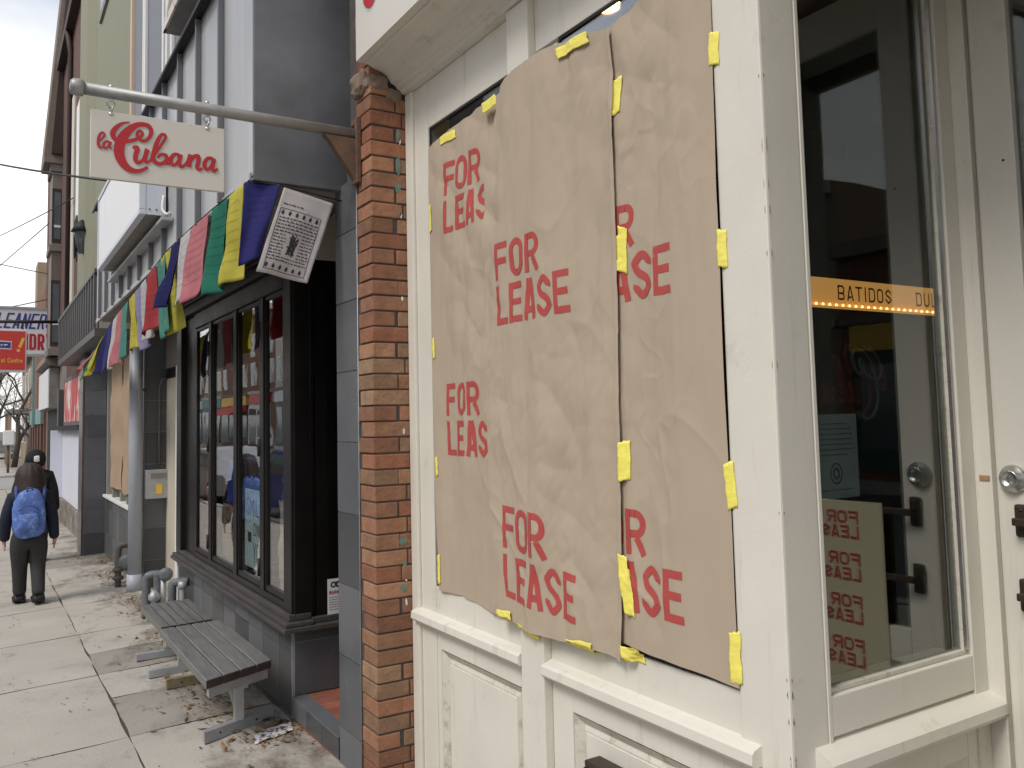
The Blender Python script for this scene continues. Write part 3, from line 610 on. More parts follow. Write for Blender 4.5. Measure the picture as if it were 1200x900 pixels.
s2, S2 = sheet('widest brown paper sheet in the middle with two whole red FOR LEASE prints', lambda y: XW - lerp_tab([(1.8, .010), (2.05, .013), (2.22, .034), (2.30, .038), (2.38, .038), (2.46, .030), (2.62, .012)], y),
    [(.86, 2.50), (1.05, 2.53), (1.3, 2.555), (2.0, 2.575), (2.42, 2.56), (2.60, 2.48), (2.71, 2.40)], [(.88, 1.884), (1.2, 1.868), (1.9, 1.845), (2.67, 1.838)],
    [(0, .885), (.15, .893), (.35, .884), (.55, .884), (.75, .900), (1, .884)], [(0, 2.69), (.12, 2.712), (.35, 2.718), (.55, 2.712), (.8, 2.690), (1, 2.662)], 2,
    [(2.477, 2.152, 0, .126, .133), (2.475, 1.268, -.04, .140, .140)])
s3, S3 = sheet('brown paper sheet beside the white corner post, red letters cut off at its left edge', XW - .002,
    [(.9, 1.94), (2.3, 1.93), (2.72, 1.846), (2.9, 1.842)], [(.9, 1.468), (1.6, 1.474), (2.2, 1.470), (2.9, 1.463)], [(0, .935), (.4, .925), (1, .912)], [(0, 2.668), (.3, 2.70), (1, 2.745)], 3,
    [(2.046, 2.146, 0, .120, .133), (2.044, 1.302, 0, .122, .133)])

# yellow tape: (pixel polyline along the strip, width in metres, label)
def cover(y, z):
    """the outermost surface (paper, mullion, post or frame) at a point of the front"""
    x = XW
    if 2.268 < y < 2.40: x = XW - .028
    if y < 1.472: x = XW - .006
    if 2.42 < y < 3.045 and .89 < z < 2.69: x = min(x, S1(y, z).x)
    if 1.855 < y < 2.58 and .89 < z < 2.70: x = min(x, S2(y, z).x - .004)
    if 1.47 < y < 1.94 and .92 < z: x = min(x, S3(y, z).x)
    return x
def tape(px, w, lab, x=XW - .014, bulge=0):
    P = [onX(a, b, x) for a, b in px]; k = random.random() * 90
    a, b = P[0], P[-1]; t = (b - a).normalized(); nrm = Vector((-1, 0, 0)); s = t.cross(nrm).normalized(); L_ = (b - a).length
    def f(u, v):
        vv = v + (.10 * mn.noise((u * 3, k, 1)))
        uu = u + (.09 * mn.noise((v * 5, k, 3)) if u in (0, 1) else 0) * .035 / max(L_, .03) * 2 + (v - .5) * .25 * w / L_ * (1 if k > 45 else -1)
        p = a + t * (uu * L_) + s * ((vv - .5) * w)
        q = [cover(p.y + dy, p.z + dz) for dy in (-.011, -.005, 0, .005, .011) for dz in (-.006, .006)]
        p.x = (sum(q) / len(q) + min(q)) / 2 - .0014 - .0022 * abs(mn.noise((u * L_ * 60, v * 1.5, k))) - .0014 * abs(mn.noise((u * 3, v * 2.5, k + 5)))
        return p
    mb = MB(); n = max(6, int(L_ / .006)); mb.grid(f, n, 8)
    o = mb.build('tape_strip', M['tape']); tag(o, lab, 'tape', 'yellow tape strips holding the brown paper')
    md = o.modifiers.new('thickness', 'SOLIDIFY'); md.thickness = .0004; return o
V_ = 'vertical yellow tape strip '
tape([(518, 166), (535, 157)], .034, 'short yellow tape strip on the top edge nearest the brick pier')
tape([(569, 129), (588, 117)], .040, 'yellow tape strip on the top edge where the left and middle sheets meet')
tape([(661, 66), (697, 46)], .036, 'broad torn yellow tape on the top edge below the window with the brass lamp')
tape([(835, 37), (835, 76)], .030, V_ + 'highest on the right edge against the white post')
tape([(724, 92), (724, 135)], .036, V_ + 'highest on the seam between the middle and right sheets')
tape([(731, 266), (731, 319)], .036, V_ + 'on the seam beside the upper cut off red R')
tape([(844, 269), (846, 313)], .026, V_ + 'second from the top on the right edge')
tape([(504, 242), (505, 272)], .030, V_ + 'on the far left edge, highest of four there', XW - .012)
tape([(508, 396), (509, 420)], .022, 'tiny yellow tape strip halfway up the far left edge', XW - .010)
tape([(512, 536), (513, 558)], .022, 'tiny yellow tape strip on the far left edge below the lower cut off FOR LEASE', XW - .010)
tape([(514, 650), (515, 684)], .026, V_ + 'at the lowest end of the far left edge', XW - .012)
tape([(734, 517), (735, 563)], .040, V_ + 'on the seam below the middle of the window')
tape([(852, 542), (857, 596)], .030, 'tilted yellow tape strip third from the top on the right edge')
tape([(733, 650), (742, 721)], .034, 'long tilted yellow tape strip on the seam beside the lower cut off red letters')
tape([(859, 741), (862, 803)], .034, 'long yellow tape strip at the bottom right corner of the paper')
tape([(592, 719), (609, 722)], .036, 'small yellow tape under the left sheet, leftmost on the bottom edge')
tape([(619, 735), (636, 743)], .036, 'small yellow tape under the middle sheet, beside the mullion')
tape([(673, 753), (703, 758)], .034, 'yellow tape strip in the middle of the bottom edge of the middle sheet')
tape([(734, 764), (751, 770)], .040, 'yellow tape stub where the middle sheet corner hangs over the right sheet')

# ------------------------------------------------------------------ what shows behind and in the glass
st = thing('light_strip', (2.9, 1.8, 1.94), 'glowing amber strip with dark red lettering seen through the entrance glass', 'light strip')
bx('strip_face', M['strip'], st, 2.12, 3.45, 1.80, 1.85, 1.900, 1.992, .002)
mb = MB(); fn = lambda u, v, l: (u, 1.7985 - l, v)
text(mb, 'BATIDOS', 2.395, 1.921, .035, .050, .0066, .0112, fn, .006); text(mb, 'DULCES', 2.826, 1.921, .035, .050, .0066, .0112, fn, .006); mb.build('strip_lettering', M['stripink'], st)
mb = MB()
for i in range(40): mb.lathe((2.14 + i * .0335, 1.790, 1.897), (0, 0, 1), [(.003, 0), (.0045, .003), (.0045, .007), (.002, .010)], 8)
mb.build('strip_bulbs', M['lamp'], st); bx('strip_ledge', M['strip'], st, 2.12, 3.45, 1.782, 1.80, 1.892, 1.8965)
mb = MB(); fn = lambda u, v, l: (2.075 - u, 1.40 - l, 1.52 + v)
W_, H_ = .42, .25
for stt in SCRIPT:
    P = smooth(stt, 4); mb.tube([(2.06 - _bil(p[0], p[1])[0] * W_, 1.40, 1.50 + _bil(p[0], p[1])[1] * H_) for p in P], .0065, 6)
ne = mb.build('neon_sign', M['neon']); tag(ne, 'unlit red neon script sign hanging backwards behind the entrance glass', 'neon sign')
mb = MB()
for stt in SCRIPT[2:3]:
    P = smooth(stt, 4); mb.tube([(2.07 - _bil(p[0], p[1])[0] * W_, 1.385, 1.495 + _bil(p[0], p[1])[1] * H_) for p in P], .004, 6)
mb.build('neon_tube', M['neon2'], ne)
nt = MB().box(1.672, 1.852, 1.357, 1.358, 1.345, 1.549).build('notice_paper', M['notice']); tag(nt, 'pale bluish printed notice taped inside the entrance glass', 'notice')
mb = MB(); fn = lambda u, v, l: (u, 1.3566 - l, v)
for i in range(7): squiggles(mb, 1.70 + (.012 if i in (0, 6) else 0), 1.835 - (.02 if i in (0, 6) else 0), 1.526 - i * .0125, .006, fn)
mb.ribbon(arc(1.765, 1.405, .021, .024, 0, 360, 20), .004, fn, .006); mb.ribbon(arc(1.765, 1.405, .010, .012, 0, 360, 14), .006, fn, .006); squiggles(mb, 1.70, 1.835, 1.366, .005, fn); mb.build('notice_print', M['printgrey'], nt)
dp = MB().box(XD - .004, XD - .002, .70, 1.088, .70, 1.278).build('door_paper', M['paleyellow'])
tag(dp, 'pale yellow paper on the recessed door with red FOR LEASE printed again and again', 'paper sheet')
mb = MB(); fn = lambda u, v, l: (XD - .0045 - l, u, v)
for zt in (1.247, 1.118, .989, .858):
    text(mb, 'FOR', 1.005, zt - .040, .036, .040, .0085, .004, fn, .006, -1); text(mb, 'LEASE', 1.005, zt - .086, .031, .040, .0085, .004, fn, .006, -1)
mb.build('paper_lettering', M['ink'], dp)
lp = thing('pendant_lamp', (2.3, 2.78, 3.2), 'brass pendant lamp with a yellow bulb seen through the top of the right window', 'lamp')
c = onX(712, 20, 2.3)
MB().lathe(c, (0, 0, 1), [(.10, -.06), (.115, -.05), (.12, -.01), (.10, .03), (.05, .06), (.015, .075)], 24).build('lamp_shade', M['brass'], lp)
MB().tube([c + Vector((0, 0, .07)), c + Vector((0, 0, .3))], .006, 8).build('lamp_rod', M['brass'], lp)
mb = MB(); mb.lathe(onX(712, 6, 2.17), (0, 0, 1), [(.02, -.02), (.05, -.012), (.052, .005), (.03, .02)], 16); mb.build('bulb', M['bulb'], lp)

# ------------------------------------------------------------------ brick pier
pier = thing('brick_pier', (1.42, 3.3, 0), 'narrow weathered red brick pier between the white storefront and the tiled shop', 'brick pier')
mb = MB(); ch = .0655; zz = -.02; i = 0
cols = [(.32, .16, .095), (.27, .135, .085), (.34, .185, .11), (.31, .19, .115), (.30, .135, .08), (.27, .17, .105), (.35, .175, .105), (.28, .145, .09)]
ye = 3.415
while zz < 5.2:
    m_ = .007; z0, z1 = zz + m_, zz + ch; j = lambda a=.003: random.uniform(-a, a); kk = random.uniform(.74, 1.15); mb.c = tuple(v * kk for v in random.choice(cols))
    if z0 > 2.97: x_in = 1.334 + .02
    if i % 2 == 0:
        mb.box(1.36 + j(), 1.465 + j(.008), 3.258 + j(.002), ye, z0, z1 + j(.0015), .004); mb.c = random.choice(cols); mb.box(1.473 + j(.006), 1.535, 3.258 + j(.002), 3.36, z0, z1, .004)
    else:
        if random.random() < .6: mb.box(1.36 + j(), 1.532, 3.258 + j(.002), ye - .02, z0, z1 + j(.0015), .004)
        else: mb.box(1.36 + j(), 1.500, 3.258 + j(.002), ye, z0, z1, .004); mb.c = random.choice(cols); mb.box(1.507, 1.535, 3.259, 3.36, z0, z1, .004)
    zz += ch; i += 1
mb.build('brickwork', M['brick'], pier)
bx('mortar_core', M['mortar'], pier, 1.3665, 1.545, 3.2645, ye - .003, -.1, 5.2)
mb = MB()
def wpatch(mb, x0, x1, z0, z1, n=10):
    """irregular flake of paint on the pier's side face"""
    pts = []
    for k in range(n):
        a = 2 * math.pi * k / n; rr = 1 + random.uniform(-.35, .25); pts.append(((x0 + x1) / 2 + (x1 - x0) / 2 * math.cos(a) * rr, 3.2562, (z0 + z1) / 2 + (z1 - z0) / 2 * math.sin(a) * rr))
    mb.prism(pts, (0, .0016, 0))
for z0, z1 in ((2.74, 2.80), (2.60, 2.68), (2.52, 2.56), (2.42, 2.44), (1.05, 1.08), (.92, .99), (.86, .89)): wpatch(mb, 1.468 + random.uniform(-.006, .012), 1.496, z0, z1)
mb.build('paint_flakes', M['greenpaint'], pier)
mb = MB()
for z0, z1 in ((2.73, 2.76), (2.41, 2.44), (.90, .93), (.80, .83), (2.06, 2.08), (1.5, 1.53)): wpatch(mb, 1.488, 1.498, z0, z1, 7)
mb.build('paint_flakes', M['trimwhite'], pier)
# broken stone under the sign board
def lump(mb, c, s, seed, n=14):
    c = Vector(c)
    def f(u, v):
        th, ph = u * 2 * math.pi, v * math.pi; d = Vector((math.sin(ph) * math.cos(th), math.sin(ph) * math.sin(th), math.cos(ph)))
        d = Vector([abs(t) ** .65 * (1 if t > 0 else -1) for t in d]); k = 1 + .28 * mn.noise(d * 1.7 + Vector((seed, 0, 0))) + .16 * mn.noise(d * 5 + Vector((0, seed, 0)))
        return c + Vector((d.x * s[0], d.y * s[1], d.z * s[2])) * k
    mb.grid(f, n * 2, n)
mb = MB(); lump(mb, (1.362, 3.36, 3.005), (.034, .065, .052), 3, 18); lump(mb, (1.40, 3.285, 2.985), (.05, .04, .040), 8, 18); lump(mb, (1.47, 3.268, 2.945), (.04, .016, .03), 5); mb.build('broken_stone', M['stone'], pier)
mb = MB(); mb.prism([(1.41, 3.256, 3.0), (1.44, 3.256, 3.01), (1.50, 3.256, 2.955), (1.535, 3.256, 2.94), (1.535, 3.256, 2.85), (1.525, 3.256, 2.92), (1.47, 3.256, 2.945)], (0, .006, 0)); mb.build('black_strip', M['black'], pier)  # near-black strip on the pier just below the cornice

# ------------------------------------------------------------------ hanging sign on its pipe
YP = 3.392
hs = thing('pipe_bracket', (1.34, YP, 2.6), 'grey horizontal pipe bracket jutting from the brick pier over the pavement', 'pipe bracket')
MB().tube([(1.34, YP, 2.793), (.285, YP, 2.799)], .0225, 18).build('pipe', M['galv'], hs)
MB().lathe((.295, YP, 2.799), (-1, 0, 0), [(.023, -.0), (.030, .002), (.032, .016), (.030, .036), (.022, .044), (.008, .047)], 20).build('pipe_cap', M['galv'], hs)
mb = MB(); mb.box(1.338, 1.358, YP - .035, YP + .03, 2.575, 2.86, .003)
for z in (2.61, 2.83): mb.lathe((1.338, YP, z), (-1, 0, 0), [(.012, 0), (.011, .008), (.004, .01)], 8)
mb.build('wall_plate', M['rust'], hs)
mb = MB(); mb.prism([(1.337, YP - .018, 2.768), (1.20, YP - .018, 2.768), (1.225, YP - .018, 2.745), (1.337, YP - .018, 2.59)], (0, .036, 0)); mb.build('brace', M['brownwood'], hs)
sg = thing('hanging_sign', (.556, YP, 2.47), 'cream hanging sign board with red la Cubana script lettering', 'sign')
bx('board', M['board'], sg, .319, .794, YP - .009, YP + .009, 2.470, 2.724, .0015)
fl = lambda y: (lambda u, v, l: (.319 + u, y - l, 2.470 + v))
mb = MB(); script(mb, fl(YP - .0093), .475, .254, .004, (7, 9)); mb.build('lettering_edge', M['mint'], sg)
mb = MB(); script(mb, fl(YP - .0112), .475, .254, .004); mb.build('lettering', M['red'], sg)
for x in (.386, .730):
    mb = MB(); mb.tube([(x, YP, 2.83), (x, YP, 2.765)], .004, 8); mb.lathe((x, YP, 2.817), (0, 0, 1), [(.008, 0), (.008, .008), (.004, .012)], 8)
    mb.ring((x, YP, 2.757), (0, 1, .3), .0125, .0034); mb.ring((x, YP, 2.737), (1, .4, 0), .0125, .0034); mb.lathe((x, YP - .012, 2.715), (0, 1, 0), [(.007, 0), (.009, .004), (.009, .022), (.006, .026)], 10)
    mb.tube([(x, YP, 2.728), (x, YP, 2.705)], .0075, 8); mb.build('shackle', M['steel'], sg)

# ------------------------------------------------------------------ tiled shop
XT = 1.36
ts = thing('tiled_shop', (XT, 5.5, 0), 'dark shop with slate tiles, brown window bay and grey metal fascia', 'shop')
def tcol(): v = random.uniform(.055, .135); return (v * .95, v * 1.0, v * 1.07)
def tiles(name, P0, du, dv, nu, nv, su, sv, nrm, parent, gap=.003, us=None, vs=None):
    """rows of slate tiles on a plane: P0 corner, du/dv unit axes"""
    P0, du, dv, nrm = map(Vector, (P0, du, dv, nrm)); mb = MB()
    us = us or [i * su for i in range(nu + 1)]; vs = vs or [i * sv for i in range(nv + 1)]
    for a, b in zip(us, us[1:]):
        for c, d in zip(vs, vs[1:]):
            mb.c = tcol(); p = [P0 + du * u + dv * v for u, v in ((a + gap, c + gap), (b - gap, c + gap), (b - gap, d - gap), (a + gap, d - gap))]
            mb.prism([q + nrm * (.006 + random.uniform(0, .001)) for q in p], -nrm * .006)
    mb.build(name, M['tile'], parent)
    p = [P0 + du * u + dv * v for u, v in ((us[0], vs[0]), (us[-1], vs[0]), (us[-1], vs[-1]), (us[0], vs[-1]))]
    mb = MB(); mb.prism([q + nrm * .0015 for q in p], -nrm * .02); mb.build('grout', M['grout'], parent)
# pillar at the entrance
zj = [-.05] + [.235 + .3085 * k for k in range(0, 8)] + [2.62]
tiles('pillar_tiles', (XT + .006, 3.420, 0), (0, 1, 0), (0, 0, 1), 1, 1, .2, .3, (-1, 0, 0), ts, .0025, [0, .262], zj)
tiles('pillar_tiles', (XT + .012, 3.688, 0), (1, 0, 0), (0, 0, 1), 1, 1, .2, .3, (0, 1, 0), ts, .0025, [0, .3, .6], zj)
bx('pillar_core', M['mortar'], ts, XT + .03, 1.97, 3.418, 3.68, -.1, 2.75)
MB().tube([(XT - .004, 3.4175, -.02), (XT - .001, 3.4175, 2.6)], .003, 6).build('pillar_trim', M['galv'], ts)
# entrance step and alcove
mb = MB(); mb.c = (.06, .065, .075)
for k in range(3): mb.c = tcol(); mb.box(XT - .004, XT + .03, 3.69 + k * .222, 3.69 + (k + 1) * .222 - .004, .085, .172, .002)
mb.box(XT - .006, XT + .075, 3.69, 4.356, .1735, .182, .002); mb.build('step', M['tile'], ts)
mb = MB(); mb.c = (.26, .09, .05); mb.box(XT + .002, XT + .05, 3.69, 4.355, -.02, .083, .004); mb.build('step_base', M['terra'], ts)
mb = MB()
for i in range(8):
    for j_ in range(7): mb.c = random.choice([(.30, .10, .06), (.27, .09, .055), (.24, .085, .055)]); mb.box(XT + .078 + i * .15, XT + .078 + i * .15 + .147, 3.695 + j_ * .095, 3.695 + j_ * .095 + .092, .15, .180, .002)
mb.build('alcove_floor', M['terra'], ts)
bx('alcove_bed', M['grout'], ts, XT + .05, 2.6, 3.69, 4.36, .0, .174)
tiles('alcove_tiles', (XT + .008, 4.352, .184), (1, 0, 0), (0, 0, 1), 1, 1, 1, 1, (0, -1, 0), ts, .0025, [0, .6, 1.2], [0, .262, .322])
bx('alcove_side', M['darkbrown'], ts, XT + .13, 2.6, 4.365, 4.43, .3, 2.45)
bx('alcove_side', M['darkbrown'], ts, XT + .012, XT + .10, 4.354, 4.43, .555, 2.42, .004)
bx('alcove_side', M['darkbrown'], ts, XT + .101, XT + .125, 4.362, 4.43, .565, 2.41, .004)
bx('alcove_transom', M['cream'], ts, XT + .005, 2.6, 4.345, 4.40, 2.425, 2.80)
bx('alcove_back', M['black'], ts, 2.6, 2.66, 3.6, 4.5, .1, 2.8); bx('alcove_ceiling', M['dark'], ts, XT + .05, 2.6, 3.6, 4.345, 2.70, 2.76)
mb = MB(); mb.box(1.55, 2.6, 4.349, 4.353, .62, 2.30); mb.build('alcove_pane', M['glass'], ts)
ws = MB().box(1.545, 1.660, 4.3445, 4.347, .562, .742).build('warning_sign', M['signwhite'])
tag(ws, 'white warning sticker with camera symbol in the dark tiled entrance', 'sign')
mb = MB(); fn = lambda u, v, l: (u, 4.3440 - l, v)
text(mb, 'WARNING', 1.553, .664, .010, .017, .0035, .0025, fn, .004); mb.build('sign_lettering', M['red'], ws)
mb = MB(); mb.ribbon(arc(1.576, .712, .012, .012, 0, 360, 16), .008, fn, .004); mb.ribbon(arc(1.604, .712, .012, .012, 0, 360, 16), .010, fn, .004); mb.ribbon([(1.576, .724), (1.604, .724)], .004, fn, .004); mb.ribbon([(1.625, .722), (1.645, .700)], .004, fn); mb.ribbon([(1.625, .722), (1.645, .722)], .012, fn)
for i in range(6): squiggles(mb, 1.554, 1.650, .648 - i * .0125, .006, fn)
mb.build('sign_print', M['printblack'], ws)
# bay: tiled base, sill, window
yb0, yb1 = 4.352, 7.30
us = [0, .0] + [.22 + .307 * k for k in range(10)]; us = [0] + [u for u in us[2:] if u < yb1 - yb0 - .1] + [yb1 - yb0]
tiles('base_tiles', (XT + .006, yb0, 0), (0, 1, 0), (0, 0, 1), 1, 1, .3, .3, (-1, 0, 0), ts, .0025, us, [-.15, .085, .392, .505])
bx('base_core', M['mortar'], ts, XT + .02, XT + .25, yb0 + .01, yb1, -.2, .505)
MB().box(XT - .003, XT + .001, yb0 - .002, yb0 + .004, .0, .5).build('corner_trim', M['alu'], ts)
mb = MB()
mb.box(XT - .060, XT + .1, 4.29, 7.31, .506, .530, .005); mb.box(XT - .045, XT + .1, 4.31, 7.31, .531, .552, .004); mb.box(XT - .018, XT + .1, 4.35, 7.31, .553, .585, .004)
mb.box(XT + .1, 2.2, 4.29, 4.37, .506, .530, .004); mb.box(XT + .1, 2.2, 4.335, 4.37, .531, .560, .004)
mb.build('bay_sill', M['sillwood'], ts)
mb = MB()
mb.box(XT, XT + .10, 4.365, 4.498, .586, 2.40, .005); mb.box(XT + .015, XT + .10, 6.72, 7.30, .586, 2.40, .005); mb.box(XT - .02, XT + .10, 7.12, 7.302, .586, 2.46, .006)
mb.box(XT, XT + .10, 4.499, 6.719, 2.285, 2.40, .005); mb.box(XT - .03, XT + .1, 4.33, 7.30, 2.402, 2.47, .008); mb.box(XT - .05, XT + .1, 4.31, 7.30, 2.472, 2.50, .006)
for y in (4.925, 5.53, 6.23): mb.box(XT + .004, XT + .06, y - .040, y + .040, .586, 2.284, .004)
mb.box(XT + .002, XT + .10, 4.499, 6.719, .587, .625, .003)
mb.build('bay_frame', M['darkbrown'], ts)
for y0, y1 in ((4.50, 4.884), (4.966, 5.489), (5.571, 6.189), (6.271, 6.718)):
    mb = MB(); w = .024
    mb.box(XT + .012, XT + .04, y0, y0 + w, .626, 2.284, .003); mb.box(XT + .012, XT + .04, y1 - w, y1, .626, 2.284, .003); mb.box(XT + .0125, XT + .04, y0 + w, y1 - w, .626, .66, .003); mb.box(XT + .0125, XT + .04, y0 + w, y1 - w, 2.26, 2.284, .003)
    f = mb.build('bay_window', M['darkbrown'], ts); MB().box(XT + .024, XT + .027, y0 + w, y1 - w, .66, 2.26).build('window_pane', M['glassbay'], f)
mb = MB()
for y in (4.975, 6.28):
    for z in (.74, 1.42, 2.1): mb.tube([(XT + .004, y, z - .05), (XT + .004, y, z + .05)], .010, 8)
mb.build('hinges', M['black'], ts)
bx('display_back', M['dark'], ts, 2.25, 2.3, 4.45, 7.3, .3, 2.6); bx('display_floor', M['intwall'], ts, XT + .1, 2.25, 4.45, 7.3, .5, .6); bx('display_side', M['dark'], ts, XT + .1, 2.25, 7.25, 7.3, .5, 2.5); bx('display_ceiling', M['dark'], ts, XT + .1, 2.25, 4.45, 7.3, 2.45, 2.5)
# display behind the bay panes
o = MB().box(1.407, 1.410, 5.00, 5.45, .69, 1.16).build('paper_poster', M['cyanpaper']); tag(o, 'pale cyan paper with handwritten SMILE ON words in the third bay pane', 'poster')
mb = MB(); fn = lambda u, v, l: (1.4062 - l, u, v)
text(mb, 'SMILE', 5.395, 1.00, .058, .11, .009, .018, fn, .012, -1); text(mb, 'ON', 5.26, .885, .06, .075, .009, .02, fn, .012, -1); text(mb, 'YOU', 5.26, .725, .06, .12, .010, .02, fn, .012, -1); mb.box(1.4055, 1.4065, 5.30, 5.38, .84, .90); mb.build('handwriting', M['printblack'], o)
def cloth(name, m, x, y0, y1, z0, z1, lab, amp=.03, k=0):
    mb = MB()
    for s in (0, 1): mb.grid(lambda u, v: (x + s * .12 + amp * math.sin(u * 19 + k + v) * (.4 + .6 * v) + .02 * mn.noise((u * 4, v * 5, k + s)), y0 + (y1 - y0) * u, z1 + (z0 - z1) * v + .02 * mn.noise((u * 6, v, k))), 30, 16)
    mb.grid(lambda u, v: (x + .12 * v, y0 + (y1 - y0) * u, z1 + .01 * math.sin(u * 17)), 20, 4)
    return tag(mb.build(name, m), lab, 'cloth')
cloth('folded_blanket', M['blanket'], 1.44, 4.52, 4.86, .60, 1.12, 'cream folded blanket low in the nearest bay pane', .02, 1)
cloth('blue_cloth', M['bluecloth'], 1.46, 4.53, 4.85, 1.12, 1.28, 'blue cloth lying on top of the cream blanket in the nearest bay pane', .02, 2)
cloth('red_curtain', M['redcloth'], 1.44, 6.42, 6.66, .62, 1.30, 'red cloth hanging low in the farthest bay pane', .02, 3)
cloth('blue_shirt', M['bluecloth'], 1.47, 5.62, 6.10, 1.02, 1.32, 'blue shirt displayed in the second farthest bay pane', .03, 5)
o = MB().box(1.43, 1.433, 5.62, 6.12, .66, 1.02).build('paper_poster', M['kraft2']); tag(o, 'brown poster with dark circles below the blue shirt', 'poster')
mb = MB()
for i in range(9): mb.ribbon(arc(random.uniform(5.68, 6.0), random.uniform(.72, .96), .045, .045, 0, 360, 14), .014, lambda u, v, l: (1.4292 - l, u, v), .012)
mb.build('poster_print', M['printblack'], o)
# recessed side entrance beyond the bay
bx('white_jamb', M['trimwhite'], ts, XT - .01, XT + .16, 7.304, 7.40, -.1, 2.05, .004)
bx('side_door', M['beige'], ts, XT + .20, XT + .25, 7.40, 9.02, -.1, 2.02, .003)
bx('side_transom', M['darkbrown'], ts, XT + .20, XT + .25, 7.305, 9.02, 2.03, 2.7)
bx('transom_panel', M['siding'], ts, XT + .18, XT + .199, 7.45, 8.95, 2.12, 2.48)
tiles('pilaster_tiles', (XT + .0, 9.02, -.25), (1, 0, 0), (0, 0, 1), 1, 1, .3, .3, (0, -1, 0), ts, .003, [0, .26], [0, .2, .51, .82, 1.13, 1.44, 1.75, 2.06, 2.37, 2.85])
tiles('pilaster_tiles', (XT + .0, 9.03, -.25), (0, 1, 0), (0, 0, 1), 1, 1, .3, .3, (-1, 0, 0), ts, .003, [0, .31, .42], [0, .2, .51, .82, 1.13, 1.44, 1.75, 2.06, 2.37, 2.85])
MB().tube([(XT + .13, 9.0, 1.18), (XT + .13, 9.0, 1.95), (XT + .16, 9.0, 2.02), (XT + .2, 9.0, 2.04)], .012, 8).build('conduit', M['gaspipe'], ts)
em = thing('meter_box', (XT + .11, 9.0, .86), 'grey electric meter box with a yellow label on the tiled pilaster', 'meter box')
bx('case', M['lightbox'] if 0 else M['alu'], em, XT + .0, XT + .235, 8.93, 9.01, .855, 1.135, .006)
bx('cover', M['soffit'], em, XT + .045, XT + .19, 8.926, 8.929, 1.05, 1.10); bx('label', M['yellow'], em, XT + .095, XT + .15, 8.926, 8.929, .90, .995)
# downspout
ds = thing('downspout', (1.27, 8.98, -.1), 'tall grey round downspout standing beside the tiled pilaster', 'downspout')
MB().tube([(1.275, 8.98, .10), (1.275, 8.98, 2.75)], .062, 20).build('pipe', M['pipegrey'], ds)
MB().tube([(1.275, 8.98, gz(1.27, 9) - .02), (1.275, 8.98, .15)], .071, 20).build('foot', M['pipegrey'], ds)
mb = MB(); mb.box(1.27, 1.37, 8.97, 8.99, .74, .77); mb.box(1.27, 1.37, 8.97, 8.99, 1.9, 1.93); mb.build('clamp', M['rust'], ds)
# grey metal fascia
XF = .969; yf0, yf1 = 3.62, 9.45
fa = ts
mb = MB(); mb.prism([(XF, yf0, 2.622), (XF, yf1, 2.622), (XF, yf1, 3.745), (XF, yf0, 3.745)], (.03, 0, 0)); mb.build('fascia_front', M['zinc'], fa)
bx('fascia_side', M['zincdark'], fa, XF + .002, 1.50, yf0 - .012, yf0 - .002, 2.606, 3.75, .003)
bx('fascia_lip', M['zincdark'], fa, XF - .004, 1.50, yf0 - .016, yf0 + .03, 2.598, 2.612, .003)
mb = MB(); k = 0
ysm = [4.14, 4.65, 5.15] + [5.65 + .49 * i for i in range(8)]
for y in ysm: mb.box(XF - .030, XF - .001, y - .012, y + .012, 2.618, 3.74, .003)
mb.build('standing_seams', M['seam'], fa)
mb = MB(); mb.box(XF - .010, XF - .001, yf0 + .02, yf1, 2.605, 2.640, .003); mb.build('fascia_hem', M['zinc'], fa)
mb = MB(); mb.box(XF - .038, XF + .06, yf0 - .03, yf1, 3.746, 3.80, .006); mb.tube([(XF - .046, yf0 - .03, 3.735), (XF - .046, yf1, 3.735)], .010, 8); mb.build('fascia_coping', M['black'], fa)
bx('fascia_underside', M['soffit'], fa, XF + .03, XT + .1, yf0, yf1, 2.640, 2.66)
mb = MB()
for i in range(14): mb.box(XF + .05, XT + .06, yf0 + .08 + i * .42, yf0 + .48 + i * .42, 2.632, 2.6395, .003)
mb.build('soffit_boards', M['soffit'], fa)
bx('fascia_roof', M['zincdark'], fa, XF + .031, XT, yf0, yf1, 3.70, 3.744)
bx('lintel_board', M['soffit'], ts, XT - .02, XT + .1, 4.30, 9.4, 2.502, 2.64); 
bx('head_wall', M['mortar'], ts, XT + .05, XT + .2, 3.4, 9.4, 2.65, 3.75)
# upper storey
up = bx('upper_wall', M['greypanel'], ts, XT, XT + .3, 3.42, 9.90, 3.76, 8.2)
mb = MB()
for y in (9.02, 9.12, 8.0, 7.82, 7.60): mb.box(XT - .03, XT - .001, y - .035, y + .035, 3.8, 8.0, .004)
mb.build('upper_trim', M['trimwhite'], ts)
for y0 in (4.2, 5.6): bx('upper_window', M['trimwhite'], ts, XT - .02, XT - .002, y0, y0 + .9, 4.4, 6.2, .004); 
fl_ = thing('awning_sash', (1.2, 6.1, 4.2), 'tilted rusty white framed window sash hanging open above the fascia', 'window sash'); 
a, b, c_ = onX(193, 40, 1.10), onX(262, 2, 1.10), None
a = Vector((1.10, 6.52, 4.46)); bq = Vector((1.10, 5.30, 4.46)); upv = Vector((.10, 0, .95))
mb = MB(); mb.prism([a, bq, bq + upv, a + upv], (.02, 0, -.002)); mb.build('sash_pane', M['soffit'], fl_)
mb = MB(); w = .075
for p, q, ww in ((a, a + upv, (0, -w, 0)), (bq, bq + upv, (0, w, 0))): mb.prism([p + Vector((-.012, 0, 0)), p + Vector((-.012, 0, 0)) + Vector(ww), q + Vector((-.012, 0, 0)) + Vector(ww), q + Vector((-.012, 0, 0))], (.045, 0, 0))
